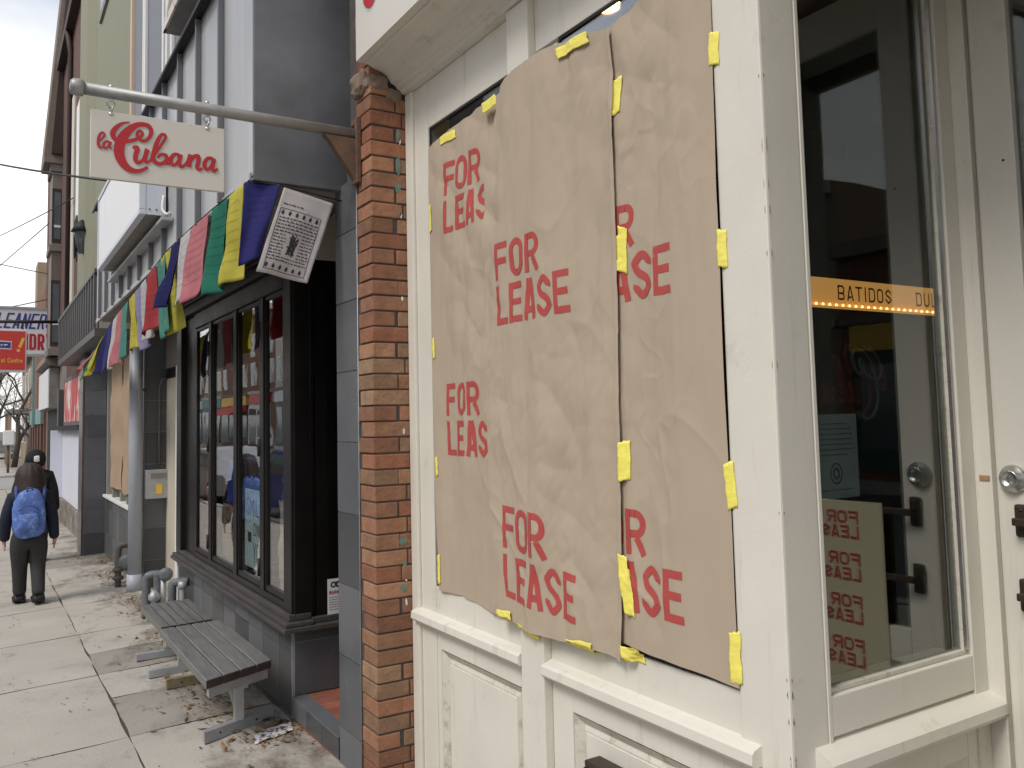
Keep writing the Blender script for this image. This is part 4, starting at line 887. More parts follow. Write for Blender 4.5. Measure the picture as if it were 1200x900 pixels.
mb.prism([a + Vector((-.014, 0, 0)), bq + Vector((-.014, 0, 0)), bq + Vector((-.012, 0, w)), a + Vector((-.012, 0, w))], (.045, 0, 0)); mb.build('sash_frame', M['rustedge'], fl_)
mb = MB(); mb.box(1.105, 1.36, 5.32, 6.50, 4.452, 4.462); mb.build('sash_underside', M['soffit'], fl_)
# projecting light box sign
lb = thing('light_box_sign', (.88, 6.7, 2.85), 'blank white light box sign mounted on the grey metal fascia', 'sign')
bx('sign_face', M['lightbox'], lb, .8085, .815, 5.61, 7.80, 2.90, 3.455)
mb = MB()
for z0, z1 in ((2.866, 2.898), (3.457, 3.486)): mb.box(.800, .840, 5.582, 7.83, z0, z1, .003)
for y0, y1 in ((5.582, 5.608), (7.802, 7.83)): mb.box(.8005, .84, y0, y1, 2.899, 3.456, .003)
mb.build('sign_frame', M['boxend'], lb)
bx('sign_end', M['boxend'], lb, .841, .955, 5.584, 5.596, 2.868, 3.484); bx('sign_end', M['boxend'], lb, .841, .955, 7.81, 7.826, 2.868, 3.484)
mb = MB(); mb.box(.841, .966, 5.597, 7.808, 2.872, 2.884); mb.build('sign_underside', M['soffit'], lb)
bx('sign_top', M['boxend'], lb, .841, .966, 5.597, 7.808, 3.474, 3.484)
mb = MB(); mb.box(.90, .967, 5.40, 8.0, 2.80, 2.822, .003); mb.build('mounting_rail', M['zinc'], lb)
mb = MB()
for z in (2.90, 3.45):
    for x in (.86, .90, .94): mb.lathe((x, 5.583, z), (0, -1, 0), [(.006, 0), (.005, .003)], 8)
mb.build('screws', M['rust'], lb)
mb = MB(); mb.tube(smooth([(.94, 5.57, 2.99), (.93, 5.55, 2.90), (.95, 5.52, 2.865), (.965, 5.48, 2.87)], 5), .009, 8); mb.build('cable_loop', M['trimwhite'], lb)

# gas pipes by the benches, gas meter further on
gp = thing('gas_pipes', (1.25, 7.4, 0), 'short bent grey gas pipes at the wall behind the farther bench', 'gas pipes')
def el(mb, pts, r): mb.tube(smooth([tuple(p) for p in pts], 5), r, 12)
g0 = gz(1.25, 7.4)
mb = MB(); el(mb, [(1.16, 7.55, g0), (1.16, 7.55, .26), (1.165, 7.55, .33), (1.20, 7.53, .355), (1.28, 7.5, .355)], .034); mb.build('pipe', M['gaspipe'], gp)
mb = MB(); el(mb, [(1.24, 7.5, g0), (1.24, 7.5, .30), (1.24, 7.49, .37)], .034); mb.lathe((1.29, 7.44, .36), (-.3, -1, 0), [(.03, -.04), (.052, -.03), (.055, .0), (.05, .03), (.02, .035)], 16); mb.build('pipe', M['gaspipe'], gp)
mb = MB(); mb.tube([(1.275, 7.46, g0), (1.275, 7.46, .34)], .022, 10); mb.lathe((1.20, 7.42, .16), (0, 0, 1), [(.02, 0), (.045, .02), (.045, .05), (.015, .09)], 12); mb.build('valve', M['alu'], gp)
gp2 = thing('wall_pipe', (1.29, 6.9, 0), 'grey elbow pipe and tap on the tiled wall left of the bay sill', 'gas pipes')
mb = MB(); el(mb, [(1.25, 6.95, gz(1.25, 7)), (1.25, 6.95, .30), (1.255, 6.95, .36), (1.29, 6.93, .375), (1.36, 6.9, .375)], .032); mb.build('pipe', M['gaspipe'], gp2)
mb = MB(); el(mb, [(1.30, 6.82, .37), (1.30, 6.82, .33), (1.30, 6.82, .24)], .022); mb.lathe((1.30, 6.82, .345), (0, 0, 1), [(.03, 0), (.034, .02), (.03, .05)], 12); mb.build('tap', M['alu'], gp2)
gm = thing('gas_meter', (1.24, 9.35, 0), 'rusty grey gas meter with two pipes beside the tall downspout', 'gas meter')
g1 = gz(1.2, 9.8)
mb = MB(); el(mb, [(1.175, 9.35, g1), (1.175, 9.35, .3), (1.185, 9.35, .36), (1.21, 9.35, .385), (1.28, 9.35, .385), (1.315, 9.34, .36), (1.32, 9.34, .3), (1.32, 9.34, g1)], .030)
for z in (.05, .13): mb.lathe((1.175, 9.35, z), (0, 0, 1), [(.04, 0), (.052, .01), (.052, .03), (.04, .04)], 12)
mb.build('pipe', M['meterpipe'], gm)
mb = MB(); mb.lathe((1.245, 9.31, .22), (-.4, -1, .1), [(.05, -.05), (.075, -.04), (.08, 0), (.07, .035), (.03, .04)], 18); mb.box(1.19, 1.30, 9.30, 9.35, .17, .27, .015); mb.build('regulator', M['gaspipe'], gm)

# ------------------------------------------------------------------ benches
bn = thing('bench', (1.06, 4.7, .05), 'nearer bench with four dark grey boards on aluminium T legs', 'bench', 'benches along the tiled wall')
zt, th = .405, .042
xs = [.884 + i * (1.232 - .884) / 4 for i in range(5)]
near = lambda x: 4.105 + (x - .884) / .348 * .165
far = lambda x: 5.285 + (x - .884) / .348 * .03
for a, b in zip(xs, xs[1:]):
    a += .003; b -= .003; mb = MB(); mb.prism([(a, near(a), zt), (b, near(b), zt), (b, far(b), zt), (a, far(a), zt)], (0, 0, -th))
    bmesh.ops.bevel(mb.b, geom=list(mb.b.edges), offset=.003, segments=1, affect='EDGES')
    o = mb.build('seat_board', [M['slat'], M['slatend']], bn)
    for p in o.data.polygons:
        if abs(p.normal.y) > .8: p.material_index = 1
for yl, fx0, fx1 in ((4.41, .925, 1.30), (5.39, .94, 1.28)):
    sk = .42 if yl < 5 else 0
    yy = lambda x: yl + (x - 1.1) * sk
    mb = MB(); g = gz(1.1, yl)
    mb.prism([(fx0, yy(fx0) - .022, g), (fx1, yy(fx1) - .022, g), (fx1, yy(fx1) - .022, g + .052), (fx0, yy(fx0) - .022, g + .052)], (0, .044, 0)); mb.build('foot_bar', M['alu'] if yl < 5 else M['mossy'], bn)
    mb = MB(); mb.box(1.085, 1.130, yy(1.1) - .02, yy(1.1) + .02, g + .05, zt - th - .04, .003); mb.build('leg', M['alu'], bn)
    mb = MB(); mb.prism([(.905, near(.905) + .02 if yl < 5 else 5.20, zt - th - .002), (1.215, near(1.215) + .02 if yl < 5 else 5.20, zt - th - .002), (1.215, near(1.215) + .02 if yl < 5 else 5.2, zt - th - .046), (.905, near(.905) + .02 if yl < 5 else 5.2, zt - th - .046)], (0, .045, 0)); mb.build('cross_bar', M['alu'], bn)
    mb = MB(); sgn = 1 if yl < 5 else -1; mb.tube([(1.108, yl + sgn * .02, g + .09), (1.108, yl + sgn * .33, zt - th - .03)], .021, 4); mb.build('brace', M['alu'], bn)
    mb = MB()
    for x in (fx0 + .08, fx1 - .1): mb.lathe((x, yy(x) - .0215, g + .027), (0, -1, 0), [(.006, 0), (.004, .003)], 8)
    mb.build('bolts', M['black'], bn)
bx('rail', M['alu'], bn, 1.085, 1.13, 4.32, 5.2, zt - th - .088, zt - th - .047, .003)
b2 = thing('bench', (1.09, 5.95, .03), 'farther bench of six hollow dark bars behind the nearer bench', 'bench', 'benches along the tiled wall')
zt = .352
for i in range(6):
    x0 = .942 + i * .0525; x1 = x0 + .044; ya, yb_ = 5.575 + i * .006, 6.33 + i * .004
    mb = MB(); t = .005; h = .045
    mb.box(x0, x1, ya, yb_, zt - t, zt); mb.box(x0, x1, ya, yb_, zt - h, zt - h + t); mb.box(x0, x0 + t, ya + .0005, yb_ - .0005, zt - h + t, zt - t); mb.box(x1 - t, x1, ya + .0005, yb_ - .0005, zt - h + t, zt - t)
    mb.build('seat_bar', M['slat'], b2); bx('bar_inner_shade', M['black'], b2, x0 + t, x1 - t, ya + .02, yb_ - .02, zt - h + t, zt - t)  # black core stands in for the shade inside each hollow bar
for yl in (5.70, 6.18):
    g = gz(1.05, yl); bx('foot_bar', M['alu'], b2, .89, 1.22, yl - .02, yl + .02, g, g + .045, .003); bx('leg', M['alu'], b2, 1.06, 1.10, yl - .018, yl + .018, g + .045, zt - .08, .003); bx('cross_bar', M['alu'], b2, .95, 1.25, yl - .02, yl + .02, zt - .08, zt - .046, .003)
mb = MB(); 
def scr(u, v):
    x, y = 1.115 + u * .20 + .03 * v, 4.15 + v * .13 + .05 * u + .03 * mn.noise((u * 5, v * 2, 1)); return (x, y, gz(x, y) + .006 + .007 * mn.noise((u * 5, v * 6, 4)))
mb.grid(scr, 16, 14, False); tag(mb.build('scrap_paper', M['scrap']), 'crumpled torn white paper on the pavement beside the near bench leg', 'litter')

# ------------------------------------------------------------------ prayer flags on their string
def string_z(y): return lerp_tab([(3.6, 2.600), (4.4, 2.625), (5.5, 2.635), (6.3, 2.585), (7.0, 2.545), (7.8, 2.50), (8.8, 2.40), (9.9, 2.27)], y)
stp = [(1.395, 3.60, 2.545), (1.25, 3.60, 2.565), (1.10, 3.60, 2.585), (.955, 3.62, 2.598)] + [(.950, 3.7 + i * .31, string_z(3.7 + i * .31)) for i in range(1, 21)]
mb = MB(); mb.tube(stp, .0035, 6); tag(mb.build('flag_string', M['wire']), 'thin dark string carrying the row of prayer flags under the grey fascia', 'string')
G_ = 'prayer flags strung under the grey metal fascia'
def flag(label, m, T0, T1, B0, B1, k, amp=.018, lines=9, ink=None, wave=2.2):
    """cloth hanging between its top edge T0-T1 and bottom edge B0-B1"""
    T0, T1, B0, B1 = map(Vector, (T0, T1, B0, B1))
    n = (T1 - T0).cross(B0 - T0).normalized()
    def S(u, v, l=0):
        p = (T0 * (1 - u) + T1 * u) * (1 - v) + (B0 * (1 - u) + B1 * u) * v
        d = amp * v ** .7 * math.sin(u * math.pi * wave + k * 1.7 + v * 1.2) + .012 * v * mn.noise((u * 3 + k, v * 3, k)) + .02 * math.sin(v * math.pi) * mn.noise((k, v * 1.5, u)) + (.010 * mn.noise((u * 4, v * 1.6, k + 7)) * v if lines else 0)
        return p + n * (d + l)
    mb = MB(); mb.grid(S, 22, 26); o = mb.build('prayer_flag', M['flag_' + m]); tag(o, label, 'flag', G_)
    md = o.modifiers.new('thickness', 'SOLIDIFY'); md.thickness = .0012; md.offset = 0
    if lines:
        mb = MB(); L_ = (T1 - T0).length; H_ = (B0 - T0).length
        for sgn in (1, -1):
            fn = lambda u, v, l: S(u / L_, v / H_, sgn * (.0012 + l))
            for i in range(lines): squiggles(mb, .03, L_ - .03, H_ * (.16 + .72 * i / lines), .010, fn, .02, .5)
        mb.build('flag_print', M['ink_' + m], o)
    return o
wf = flag('big white prayer flag with black printed text beside the tiled pillar', 'white', onY(333, 219, 3.60), onY(391, 239, 3.60), onY(300, 318, 3.55), onY(360, 332, 3.55), 1, .006, 0)
T0, T1, B0, B1 = onY(333, 219, 3.60), onY(391, 239, 3.60), onY(300, 318, 3.55), onY(360, 332, 3.55)
nW = (T1 - T0).cross(B0 - T0).normalized()
if nW.y > 0: nW = -nW
def SW(u, v, l=0):
    k = 1; n = (T1 - T0).cross(B0 - T0).normalized()
    p = (T0 * (1 - u) + T1 * u) * (1 - v) + (B0 * (1 - u) + B1 * u) * v
    d = .006 * v ** .7 * math.sin(u * math.pi * 2.2 + k * 1.7 + v * 1.2) + .012 * v * mn.noise((u * 3 + k, v * 3, k)) + .02 * math.sin(v * math.pi) * mn.noise((k, v * 1.5, u))
    return p + n * d + nW * (.0016 + l)
mb = MB(); LW, HW = (T1 - T0).length, (B0 - T0).length; fn = lambda u, v, l: SW(u / LW, v / HW, l)
ux = lambda a: a * LW; vx = lambda a: a * HW
for a, b in (((.06, .24), (.86, .24)), ((.86, .24), (.90, .95)), ((.90, .95), (.09, .95)), ((.09, .95), (.06, .24))): mb.ribbon([(ux(a[0]), vx(a[1])), (ux(b[0]), vx(b[1]))], .0026, fn, .01)
squiggles(mb, ux(.08), ux(.50), vx(.185), .010, fn, .01)
for i in range(6):
    for yv in (.285, .905):
        c = ux(.12 + i * .135); mb.ribbon([(c - .006, vx(yv)), (c + .006, vx(yv) + .002)], random.uniform(.010, .018), fn, .006); mb.ribbon([(c, vx(yv) - .012), (c, vx(yv) + .012)], .005, fn, .006)
for i in range(14):
    v = .345 + i * .0375
    if .50 < v < .76: squiggles(mb, ux(.09), ux(.34), vx(v), .0095, fn, .01, .75); squiggles(mb, ux(.63), ux(.87), vx(v), .0095, fn, .01, .75)
    else: squiggles(mb, ux(.09), ux(.87), vx(v), .0095, fn, .01, .75)
for i in range(26): mb.ribbon([(ux(random.uniform(.39, .58)), vx(random.uniform(.50, .76))), (ux(random.uniform(.39, .58)), vx(random.uniform(.50, .76)))], random.uniform(.003, .006), fn, .008)
mb.build('flag_print', M['printblack'], wf)
fl = [  # label, colour, y of the two top ends, sway (x, y) of the bottom, bottom shift of the far end, drop
    ('large folded blue prayer flag at the corner of the grey fascia', 'blue', 0, 0, 0, 0, 0),
    ('yellow prayer flag hanging next to the large blue one', 'yellow', 3.70, 3.95, -.02, .06, .42),
    ('broad green prayer flag between the nearest yellow and the pink one', 'green', 3.99, 4.29, -.01, .02, .43),
    ('broad pink prayer flag hanging beside the broad green one', 'pink', 4.38, 4.76, -.045, .05, .415),
    ('broad white prayer flag hanging beside the broad pink one', 'white', 4.80, 5.08, -.03, .03, .40),
    ('narrow navy prayer flag blown aslant beside the broad white one', 'navy', 5.10, 5.36, -.065, .10, .38),
    ('yellow prayer flag half hidden behind the aslant navy one', 'yellow', 5.42, 5.72, .05, -.10, .50),
    ('teal prayer flag hanging between a half hidden yellow and a red one', 'teal', 5.56, 5.84, .02, -.02, .50),
    ('bright red prayer flag, the only red one in the row', 'red', 5.90, 6.26, -.015, .03, .41),
    ('narrow white prayer flag tucked behind the bright red one', 'white', 6.30, 6.52, .03, -.03, .42),
    ('pale lavender prayer flag left of the bright red one', 'lavender', 6.52, 6.78, .04, -.14, .45),
    ('yellow prayer flag left of the pale lavender one', 'yellow', 6.80, 7.08, .01, .0, .42),
    ('narrow teal prayer flag above the tall downspout', 'teal', 7.14, 7.46, -.01, .06, .44),
    ('narrow pink prayer flag between a narrow teal and a white one', 'pink', 7.42, 7.78, -.015, .10, .44),
    ('small white prayer flag left of the narrow pink one', 'white', 7.74, 7.98, -.02, .10, .43),
    ('wide blue prayer flag blown out over the papered shop window', 'blue', 7.96, 8.34, -.04, .22, .42),
    ('dark navy prayer flag behind the wide blown out blue one', 'navy', 8.34, 8.68, -.06, .30, .38),
    ('yellow prayer flag streaming next to the last green one', 'yellow', 8.50, 8.88, -.075, .42, .34),
    ('green prayer flag streaming at the far end of the row', 'grass', 8.78, 9.30, -.10, .45, .30),
    ('small pink prayer flag tip, last of the row', 'pink', 9.28, 9.46, -.12, .42, .20)]
for k, (lab, m, ya, yb, sx, sy, dr_) in enumerate(fl):
    if k == 0:
        flag(lab, m, onY(287, 213, 3.64), onY(329, 216, 3.60), onY(279, 312, 3.64), onY(303, 302, 3.56), 3, .018, 8); continue
    xa = .950
    flag(lab, m, (xa, yb, string_z(yb)), (xa, ya, string_z(ya)), (xa + sx - .01, yb + sy + .02, string_z(yb) - dr_), (xa + sx + .012, ya + sy - .02, string_z(ya) - dr_ + .01), k, .013 + .007 * (k % 3), 7 if k < 12 else 0, wave=1.1 + (k % 3) * .45)

# ------------------------------------------------------------------ the next shops along the street
ol = thing('olive_building', (XT, 12.0, 0), 'olive stucco building with papered tiled shopfront and balcony', 'building')
bx('upper_wall', M['olive'], ol, XT + .02, XT + .5, 9.95, 15.3, 3.3, 9.0)
mb = MB(); mb.prism([(XT + .018, 9.90, 3.7), (XT - .03, 9.90, 3.7), (XT - .03, 10.02, 3.7), (XT + .018, 10.02, 3.7)], (0, 0, 5.3)); mb.build('edge_strip', M['peach'], ol)
MB().prism([(XT + .019, 13.95, 2.9), (XT - .085, 14.2, 2.9), (XT - .085, 15.3, 2.9), (XT + .019, 15.3, 2.9)], (0, 0, 6.1)).build('chamfered_bay', M['olive'], ol)
f = bx('window', M['olivetrim'], ol, XT - .015, XT + .06, 10.35, 13.30, 7.42, 8.9); bx('pane', M['farpane'], f, XT - .018, XT - .012, 12.2, 13.1, 7.5, 8.8); bx('pane', M['farpane'], f, XT - .018, XT - .012, 10.6, 11.6, 7.5, 8.8); bx('sash', M['trimwhite'], f, XT - .03, XT - .016, 11.64, 12.1, 7.43, 8.85)
bx('lower_wall', M['siding'], ol, XT + .1, XT + .4, 9.46, 15.3, 2.35, 3.3)
f = bx('upper_door', M['trimwhite'], ol, XT - .02, XT + .019, 14.95, 15.28, 2.6, 5.1); bx('pane', M['farpane'], ol, XT - .025, XT - .005, 15.0, 15.2, 2.8, 4.9)
# papered window in a tiled front
tiles('base_tiles', (XT, 9.45, -.25), (0, 1, 0), (0, 0, 1), 1, 1, .3, .3, (-1, 0, 0), ol, .003, [.31 * i for i in range(9)], [0, .2, .5, .80, .93])
bx('base_core', M['mortar'], ol, XT + .01, XT + .3, 9.45, 12.3, -.3, .68)
bx('window_sill', M['trimwhite'], ol, XT - .04, XT + .15, 9.46, 12.0, .682, .715, .004)
mb = MB()
for y in (9.52, 10.20, 10.70, 11.38, 11.95): mb.box(XT + .0, XT + .09, y - .05, y + .05, .716, 2.35, .004)
mb.box(XT + .09, XT + .13, 9.46, 12.0, .716, .98); mb.build('window_frame', M['olivetrim'], ol)
for y0, y1, k in ((9.56, 10.40, 3), (10.44, 11.42, 7)):
    mb = MB(); mb.grid(lambda u, v: (XT - .015 - .025 * mn.noise((u * 3, v * 4, k)) - .02 * abs(mn.noise((u * 6 + v * 3, v * 5, k + 3))), y0 + (y1 - y0) * u, .84 + .06 * mn.noise((u * 2, k, 0)) + 1.5 * v), 24, 40)
    tag(mb.build('paper_sheet', M['kraft2']), 'crumpled old brown paper covering the shop window left of the downspout' if k == 3 else 'crumpled old brown paper nearer the far tiled pilaster in the shop window', 'paper sheet')
tiles('pilaster_tiles', (1.125, 12.20, -.3), (1, 0, 0), (0, 0, 1), 1, 1, .3, .3, (0, -1, 0), ol, .003, [0, .25], [.02, .22, .52, .82, 1.12, 1.42, 1.72, 2.02, 2.32, 2.75])
tiles('pilaster_tiles', (1.118, 12.21, -.3), (0, 1, 0), (0, 0, 1), 1, 1, .3, .3, (-1, 0, 0), ol, .003, [0, .3, .6], [.02, .22, .52, .82, 1.12, 1.42, 1.72, 2.02, 2.32, 2.75])
bx('pilaster_core', M['mortar'], ol, 1.13, 1.5, 12.22, 12.8, -.3, 2.45)
bx('pilaster_trim', M['farbrick'], ol, 1.100, 1.115, 12.19, 12.23, -.2, 2.4)
bx('door_glass', M['black'], ol, XT + .1, XT + .12, 12.85, 13.95, -.2, 2.35)
# balcony
yA, yB, xb_ = 9.85, 14.9, 1.0
bx('balcony_floor', M['rail'], ol, xb_ - .01, XT + .02, yA, yB, 2.52, 2.60)
mb = MB(); mb.box(xb_ - .02, xb_ + .02, yA, yB, 3.19, 3.235, .004); mb.box(xb_, XT, yA - .02, yA + .02, 3.19, 3.235); mb.box(xb_, XT, yB - .02, yB + .02, 3.19, 3.235)
for i in range(19): y = yA + .1 + i * (yB - yA - .2) / 18; mb.box(xb_ - .016, xb_ + .010, y - .028, y + .028, 2.60, 3.19)
mb.build('balcony_railing', M['rail'], ol)
bx('balcony_panel', M['railpanel'], ol, xb_ + .012, xb_ + .02, yA, yB, 2.60, 3.18)
ln = thing('wall_lantern', (1.30, 14.35, 4.3), 'black wall lantern on the olive building above the balcony', 'lantern')
c = Vector((1.25, 14.3, 4.40))
MB().lathe(c, (0, 0, 1), [(.05, -.2), (.12, .12), (.12, .13)], 8).build('lantern_glass', M['farpane'], ln); MB().lathe(c, (0, 0, 1), [(.16, .13), (.10, .24), (.02, .32)], 8).build('lantern_top', M['black'], ln); MB().tube([c + Vector((0, 0, .2)), c + Vector((.12, 0, .25))], .02, 6).build('arm', M['black'], ln)
# shop with red picture box
rb = thing('hoarding_shop', (XT, 16.5, 0), 'shop closed with pale blue hoarding under a red picture sign', 'shop')
bx('hoarding', M['paleblue'], rb, 1.30, 1.42, 14.2, 18.3, .28, 1.52); bx('base', M['concdark'], rb, 1.25, 1.42, 14.0, 18.4, -.3, .275)
bx('hoarding', M['paleblue'], rb, 1.10, 1.30, 18.0, 18.1, .28, 1.52)
bx('wall', M['farbrick'], rb, XT + .02, XT + .5, 13.95, 18.5, 1.5, 3.3)
bx('lintel', M['black'], rb, 1.2, 1.42, 14.0, 18.4, 1.525, 1.60)
ps = thing('picture_sign', (1.25, 14.9, 1.65), 'red and white picture sign box above the pale blue hoarding', 'sign')
ms = bpy.data.materials.new('faded_red_picture'); ms.use_nodes = True; n, l = ms.node_tree.nodes, ms.node_tree.links
tc = n.new('ShaderNodeTexCoord'); mp = n.new('ShaderNodeMapping'); mp.inputs['Scale'].default_value = (1, 1.1, .7); nz = n.new('ShaderNodeTexNoise'); nz.inputs['Scale'].default_value = 2.4; nz.inputs['Detail'].default_value = 5; nz.inputs['Distortion'].default_value = 1.2
cr = n.new('ShaderNodeValToRGB'); e = cr.color_ramp.elements; e[0].position, e[0].color = .36, (.42, .03, .035, 1); e[1].position, e[1].color = .60, (.72, .66, .64, 1); q = e.new(.48); q.color = (.55, .10, .09, 1)
l.new(tc.outputs['Object'], mp.inputs[0]); l.new(mp.outputs[0], nz.inputs['Vector']); l.new(nz.outputs[0], cr.inputs[0]); l.new(cr.outputs[0], n['Principled BSDF'].inputs['Base Color'])
bx('sign_face', ms, ps, 1.195, 1.20, 13.05, 16.4, 1.66, 2.32); 
mb = MB(); mb.box(1.19, 1.36, 13.0, 13.05, 1.60, 2.38); mb.box(1.19, 1.36, 16.4, 16.45, 1.60, 2.38); mb.build('sign_end', M['darkgreen'], ps)
mb = MB(); mb.box(1.19, 1.36, 13.051, 16.399, 2.322, 2.38); mb.box(1.19, 1.36, 13.051, 16.399, 1.60, 1.658); mb.build('sign_rim', M['rail'], ps); bx('sign_back', M['black'], ps, 1.201, 1.359, 13.051, 16.399, 1.659, 2.321)
# brown building with bay window and mansard
bb = thing('bay_building', (1.2, 20.5, 0), 'tall brown building with mansard roof and taupe bay window', 'building')
bx('wall', M['farbrick'], bb, XT - .02, XT + .6, 15.32, 24.5, 3.3, 9.1); bx('shop_wall', M['siding'], bb, XT + .03, XT + .6, 18.5, 24.5, -.4, 3.3)
MB().box(1.30, XT, 17.6, 18.0, 3.0, 9.2, .01).build('brick_pilaster', M['farbrick'], bb)
bx('side_board', M['cream'], bb, 1.31, XT, 16.7, 17.2, 3.0, 7.6); bx('side_window', M['trimwhite'], bb, 1.33, XT - .021, 15.6, 16.5, 4.9, 7.2)
xl, y0, y1 = 1.15, 19.8, 20.7
bx('bay', M['siding'], bb, xl + .02, XT, y0, y1, 3.05, 7.0)
for z0, z1 in ((6.90, 7.06), (5.22, 5.36), (3.05, 3.20)): bx('bay_cornice', M['siding'], bb, xl - .03, XT, y0 - .05, y1, z0, z1, .01)
bx('bay_cornice', M['siding'], bb, xl - .15, XT, y0 - .09, y1, 7.061, 7.18, .01)
for z0, z1 in ((5.40, 6.55), (3.25, 4.62)):
    f = bx('bay_window', M['darkboard'], bb, 1.165, 1.335, y0 - .005, y0 + .019, z0, z1); bx('pane', M['farpane'], f, 1.205, 1.325, y0 - .012, y0 - .006, z0 + .08, z1 - .08); bx('sash', M['trimwhite'], f, 1.205, 1.325, y0 - .02, y0 - .013, (z0 + z1) / 2 - .25, (z0 + z1) / 2 - .2)
mb = MB()
for i in range(6): x = xl + .02 + i * .038; mb.box(x, x + .012, y0 - .006, y0 + .019, 4.64, 5.2)
mb.build('siding_battens', M['mansard'], bb)
mb = MB(); mb.prism([(xl - .15, y0 - .08, 7.181), (XT - .04, y0 - .08, 11.2), (XT + .5, y0 - .08, 11.2), (XT + .5, y0 - .08, 7.181)], (0, 1.3, 0)); mb.build('mansard_roof', M['mansard'], bb)
mb = MB(); mb.prism([(1.13, y0 - .16, 7.25), (1.385, y0 - .16, 11.1), (XT + .25, y0 - .16, 11.1), (XT + .05, y0 - .16, 7.9), (XT - .04, y0 - .16, 7.25)], (0, .07, 0)); mb.build('dark_gable_board', M['darkboard'], bb)
mb = MB(); mb.prism([(1.20, 15.6, 9.0), (XT + .3, 15.6, 9.0), (XT + .3, 15.6, 9.2), (1.20, 15.6, 9.2)], (0, 4.0, 0)); mb.build('eave', M['darkboard'], bb)
MB().tube([(1.30, 17.5, 3.0), (1.30, 17.5, 8.6), (1.24, 17.5, 9.0)], .05, 8).build('rain_pipe', M['darkboard'], bb)
bx('shop_window', M['black'], bb, XT, XT + .02, 18.8, 23.5, .3, 2.0); bx('shop_post', M['rail'], bb, 1.25, XT, 18.5, 18.8, -.3, 2.3)
# light sign with moulded hood, teal board and brick strip further on
lw_ = thing('pale_shop_sign', (1.25, 21.5, 2.0), 'pale blue white sign under a moulded hood beside the brown bay', 'sign')
bx('sign_face', M['lightbox'], lw_, 1.18, 1.20, 20.4, 23.8, 2.0, 2.82)
mb = MB(); mb.prism([(1.34, 20.25, 2.85), (1.10, 20.25, 2.95), (1.16, 20.25, 3.15), (1.34, 20.25, 3.2)], (0, 3.6, 0)); mb.build('hood', M['siding'], lw_); bx('sign_back', M['soffit'], lw_, 1.201, 1.38, 20.4, 23.8, 1.98, 2.84)
fb = thing('brick_shop', (1.3, 30, 0), 'reddish brown brick shop with a teal sign board past the bay building', 'shop')
bx('wall', M['redbrick'], fb, 1.34, 3, 24.6, 31, -.4, 5.2); bx('sign_board', M['teal'], fb, 1.27, 1.339, 24.7, 30.5, 1.68, 2.1)
mb = MB()
for i in range(5): mb.box(1.29, 1.339, 24.8 + i * 1.3, 25.4 + i * 1.3, -.3, 1.65)
mb.build('shop_posts', M['farbrick'], fb); bx('teal_post', M['teal'], fb, 1.20, 1.26, 27.5, 27.7, 1.6, 4.2)
bx('chimney', M['tanbrick'], fb, 1.36, 1.75, 29.2, 30.4, 5.2, 6.6)
# far house
fh = thing('far_house', (2.6, 50, 0), 'tan brick house with brown roof beyond the street corner', 'house')
zf2 = gz(0, 40)
bx('wall', M['tanbrick'], fh, 2.0, 8, 46, 58, zf2, 5.0); MB().prism([(1.7, 45.6, 5.0), (8.3, 45.6, 5.0), (5, 45.6, 7.4)], (0, 12.8, 0)).build('roof', M['mansard'], fh)
for y in (47.5, 51, 54.5):
    for z in (.8, 3.0): f = bx('window', M['trimwhite'], fh, 1.96, 2.0, y, y + 1.2, z, z + 1.5); bx('pane', M['farpane'], f, 1.94, 1.96, y + .1, y + 1.1, z + .1, z + 1.4)
for x in (2.4, 4.5):
    f = bx('window', M['trimwhite'], fh, x, x + 1.1, 45.96, 46.0, 2.6, 4.2); bx('pane', M['farpane'], f, x + .1, x + 1.0, 45.94, 45.96, 2.7, 4.1)
bx('porch_roof', M['soffit'], fh, 1.0, 2.0, 46.2, 52, 2.3, 2.5)
[bx('porch_post', M['tanbrick'], fh, 1.05, 1.2, y, y + .15, zf2, 2.3) for y in (46.4, 49, 51.7)]
# hanging street signs
ck = thing('cleaners_sign', (.7, 24, 3.4), 'big white perpendicular sign with blue CLEANERS and red LAUNDRY lettering', 'sign')
bx('sign_face', M['signwhite'], ck, -.35, 1.45, 24.0, 24.12, 3.40, 4.50, .01)
mb = MB(); mb.box(-.4, 1.45, 23.98, 24.14, 4.501, 4.56); mb.box(-.4, 1.45, 23.98, 24.14, 3.34, 3.399); mb.build('sign_rim', M['alu'], ck)
mb = MB(); fn = lambda u, v, l: (u, 23.995 - l, v); text(mb, 'CLEANERS', .05, 4.02, .148, .38, .042, .030, fn, .05, 1, .25); mb.build('sign_lettering', M['signblue'], ck)
mb = MB(); text(mb, 'LAUNDRY', .26, 3.50, .150, .40, .058, .026, fn, .05); mb.build('sign_lettering', M['red'], ck)
rs = thing('red_hanging_sign', (.4, 18, 2.6), 'red square sign with yellow writing hanging over the pavement', 'sign')
bx('board', M['signwhite'], rs, .06, .685, 18.0, 18.1, 2.60, 3.39, .01); bx('board_face', M['signred'], rs, .085, .66, 17.992, 17.999, 2.645, 3.355)
mb = MB(); fn = lambda u, v, l: (u, 17.990 - l, v); text(mb, 'nt', .285, 2.775, .030, .085, .011, .008, fn, .03); text(mb, 'C', .385, 2.775, .045, .085, .011, .012, fn, .03); text(mb, 'entre', .438, 2.775, .034, .085, .011, .008, fn, .03); text(mb, '!', .50, 2.98, .26, .25, .05, 0, fn, .03, 1, .3); mb.build('sign_lettering', M['yellow'], rs)
mb = MB(); mb.ribbon([(.24, 3.10), (.44, 3.09)], .15, lambda u, v, l: (u, 17.991 - l, v), .05); mb.build('emblem_edge', M['signwhite'], rs)
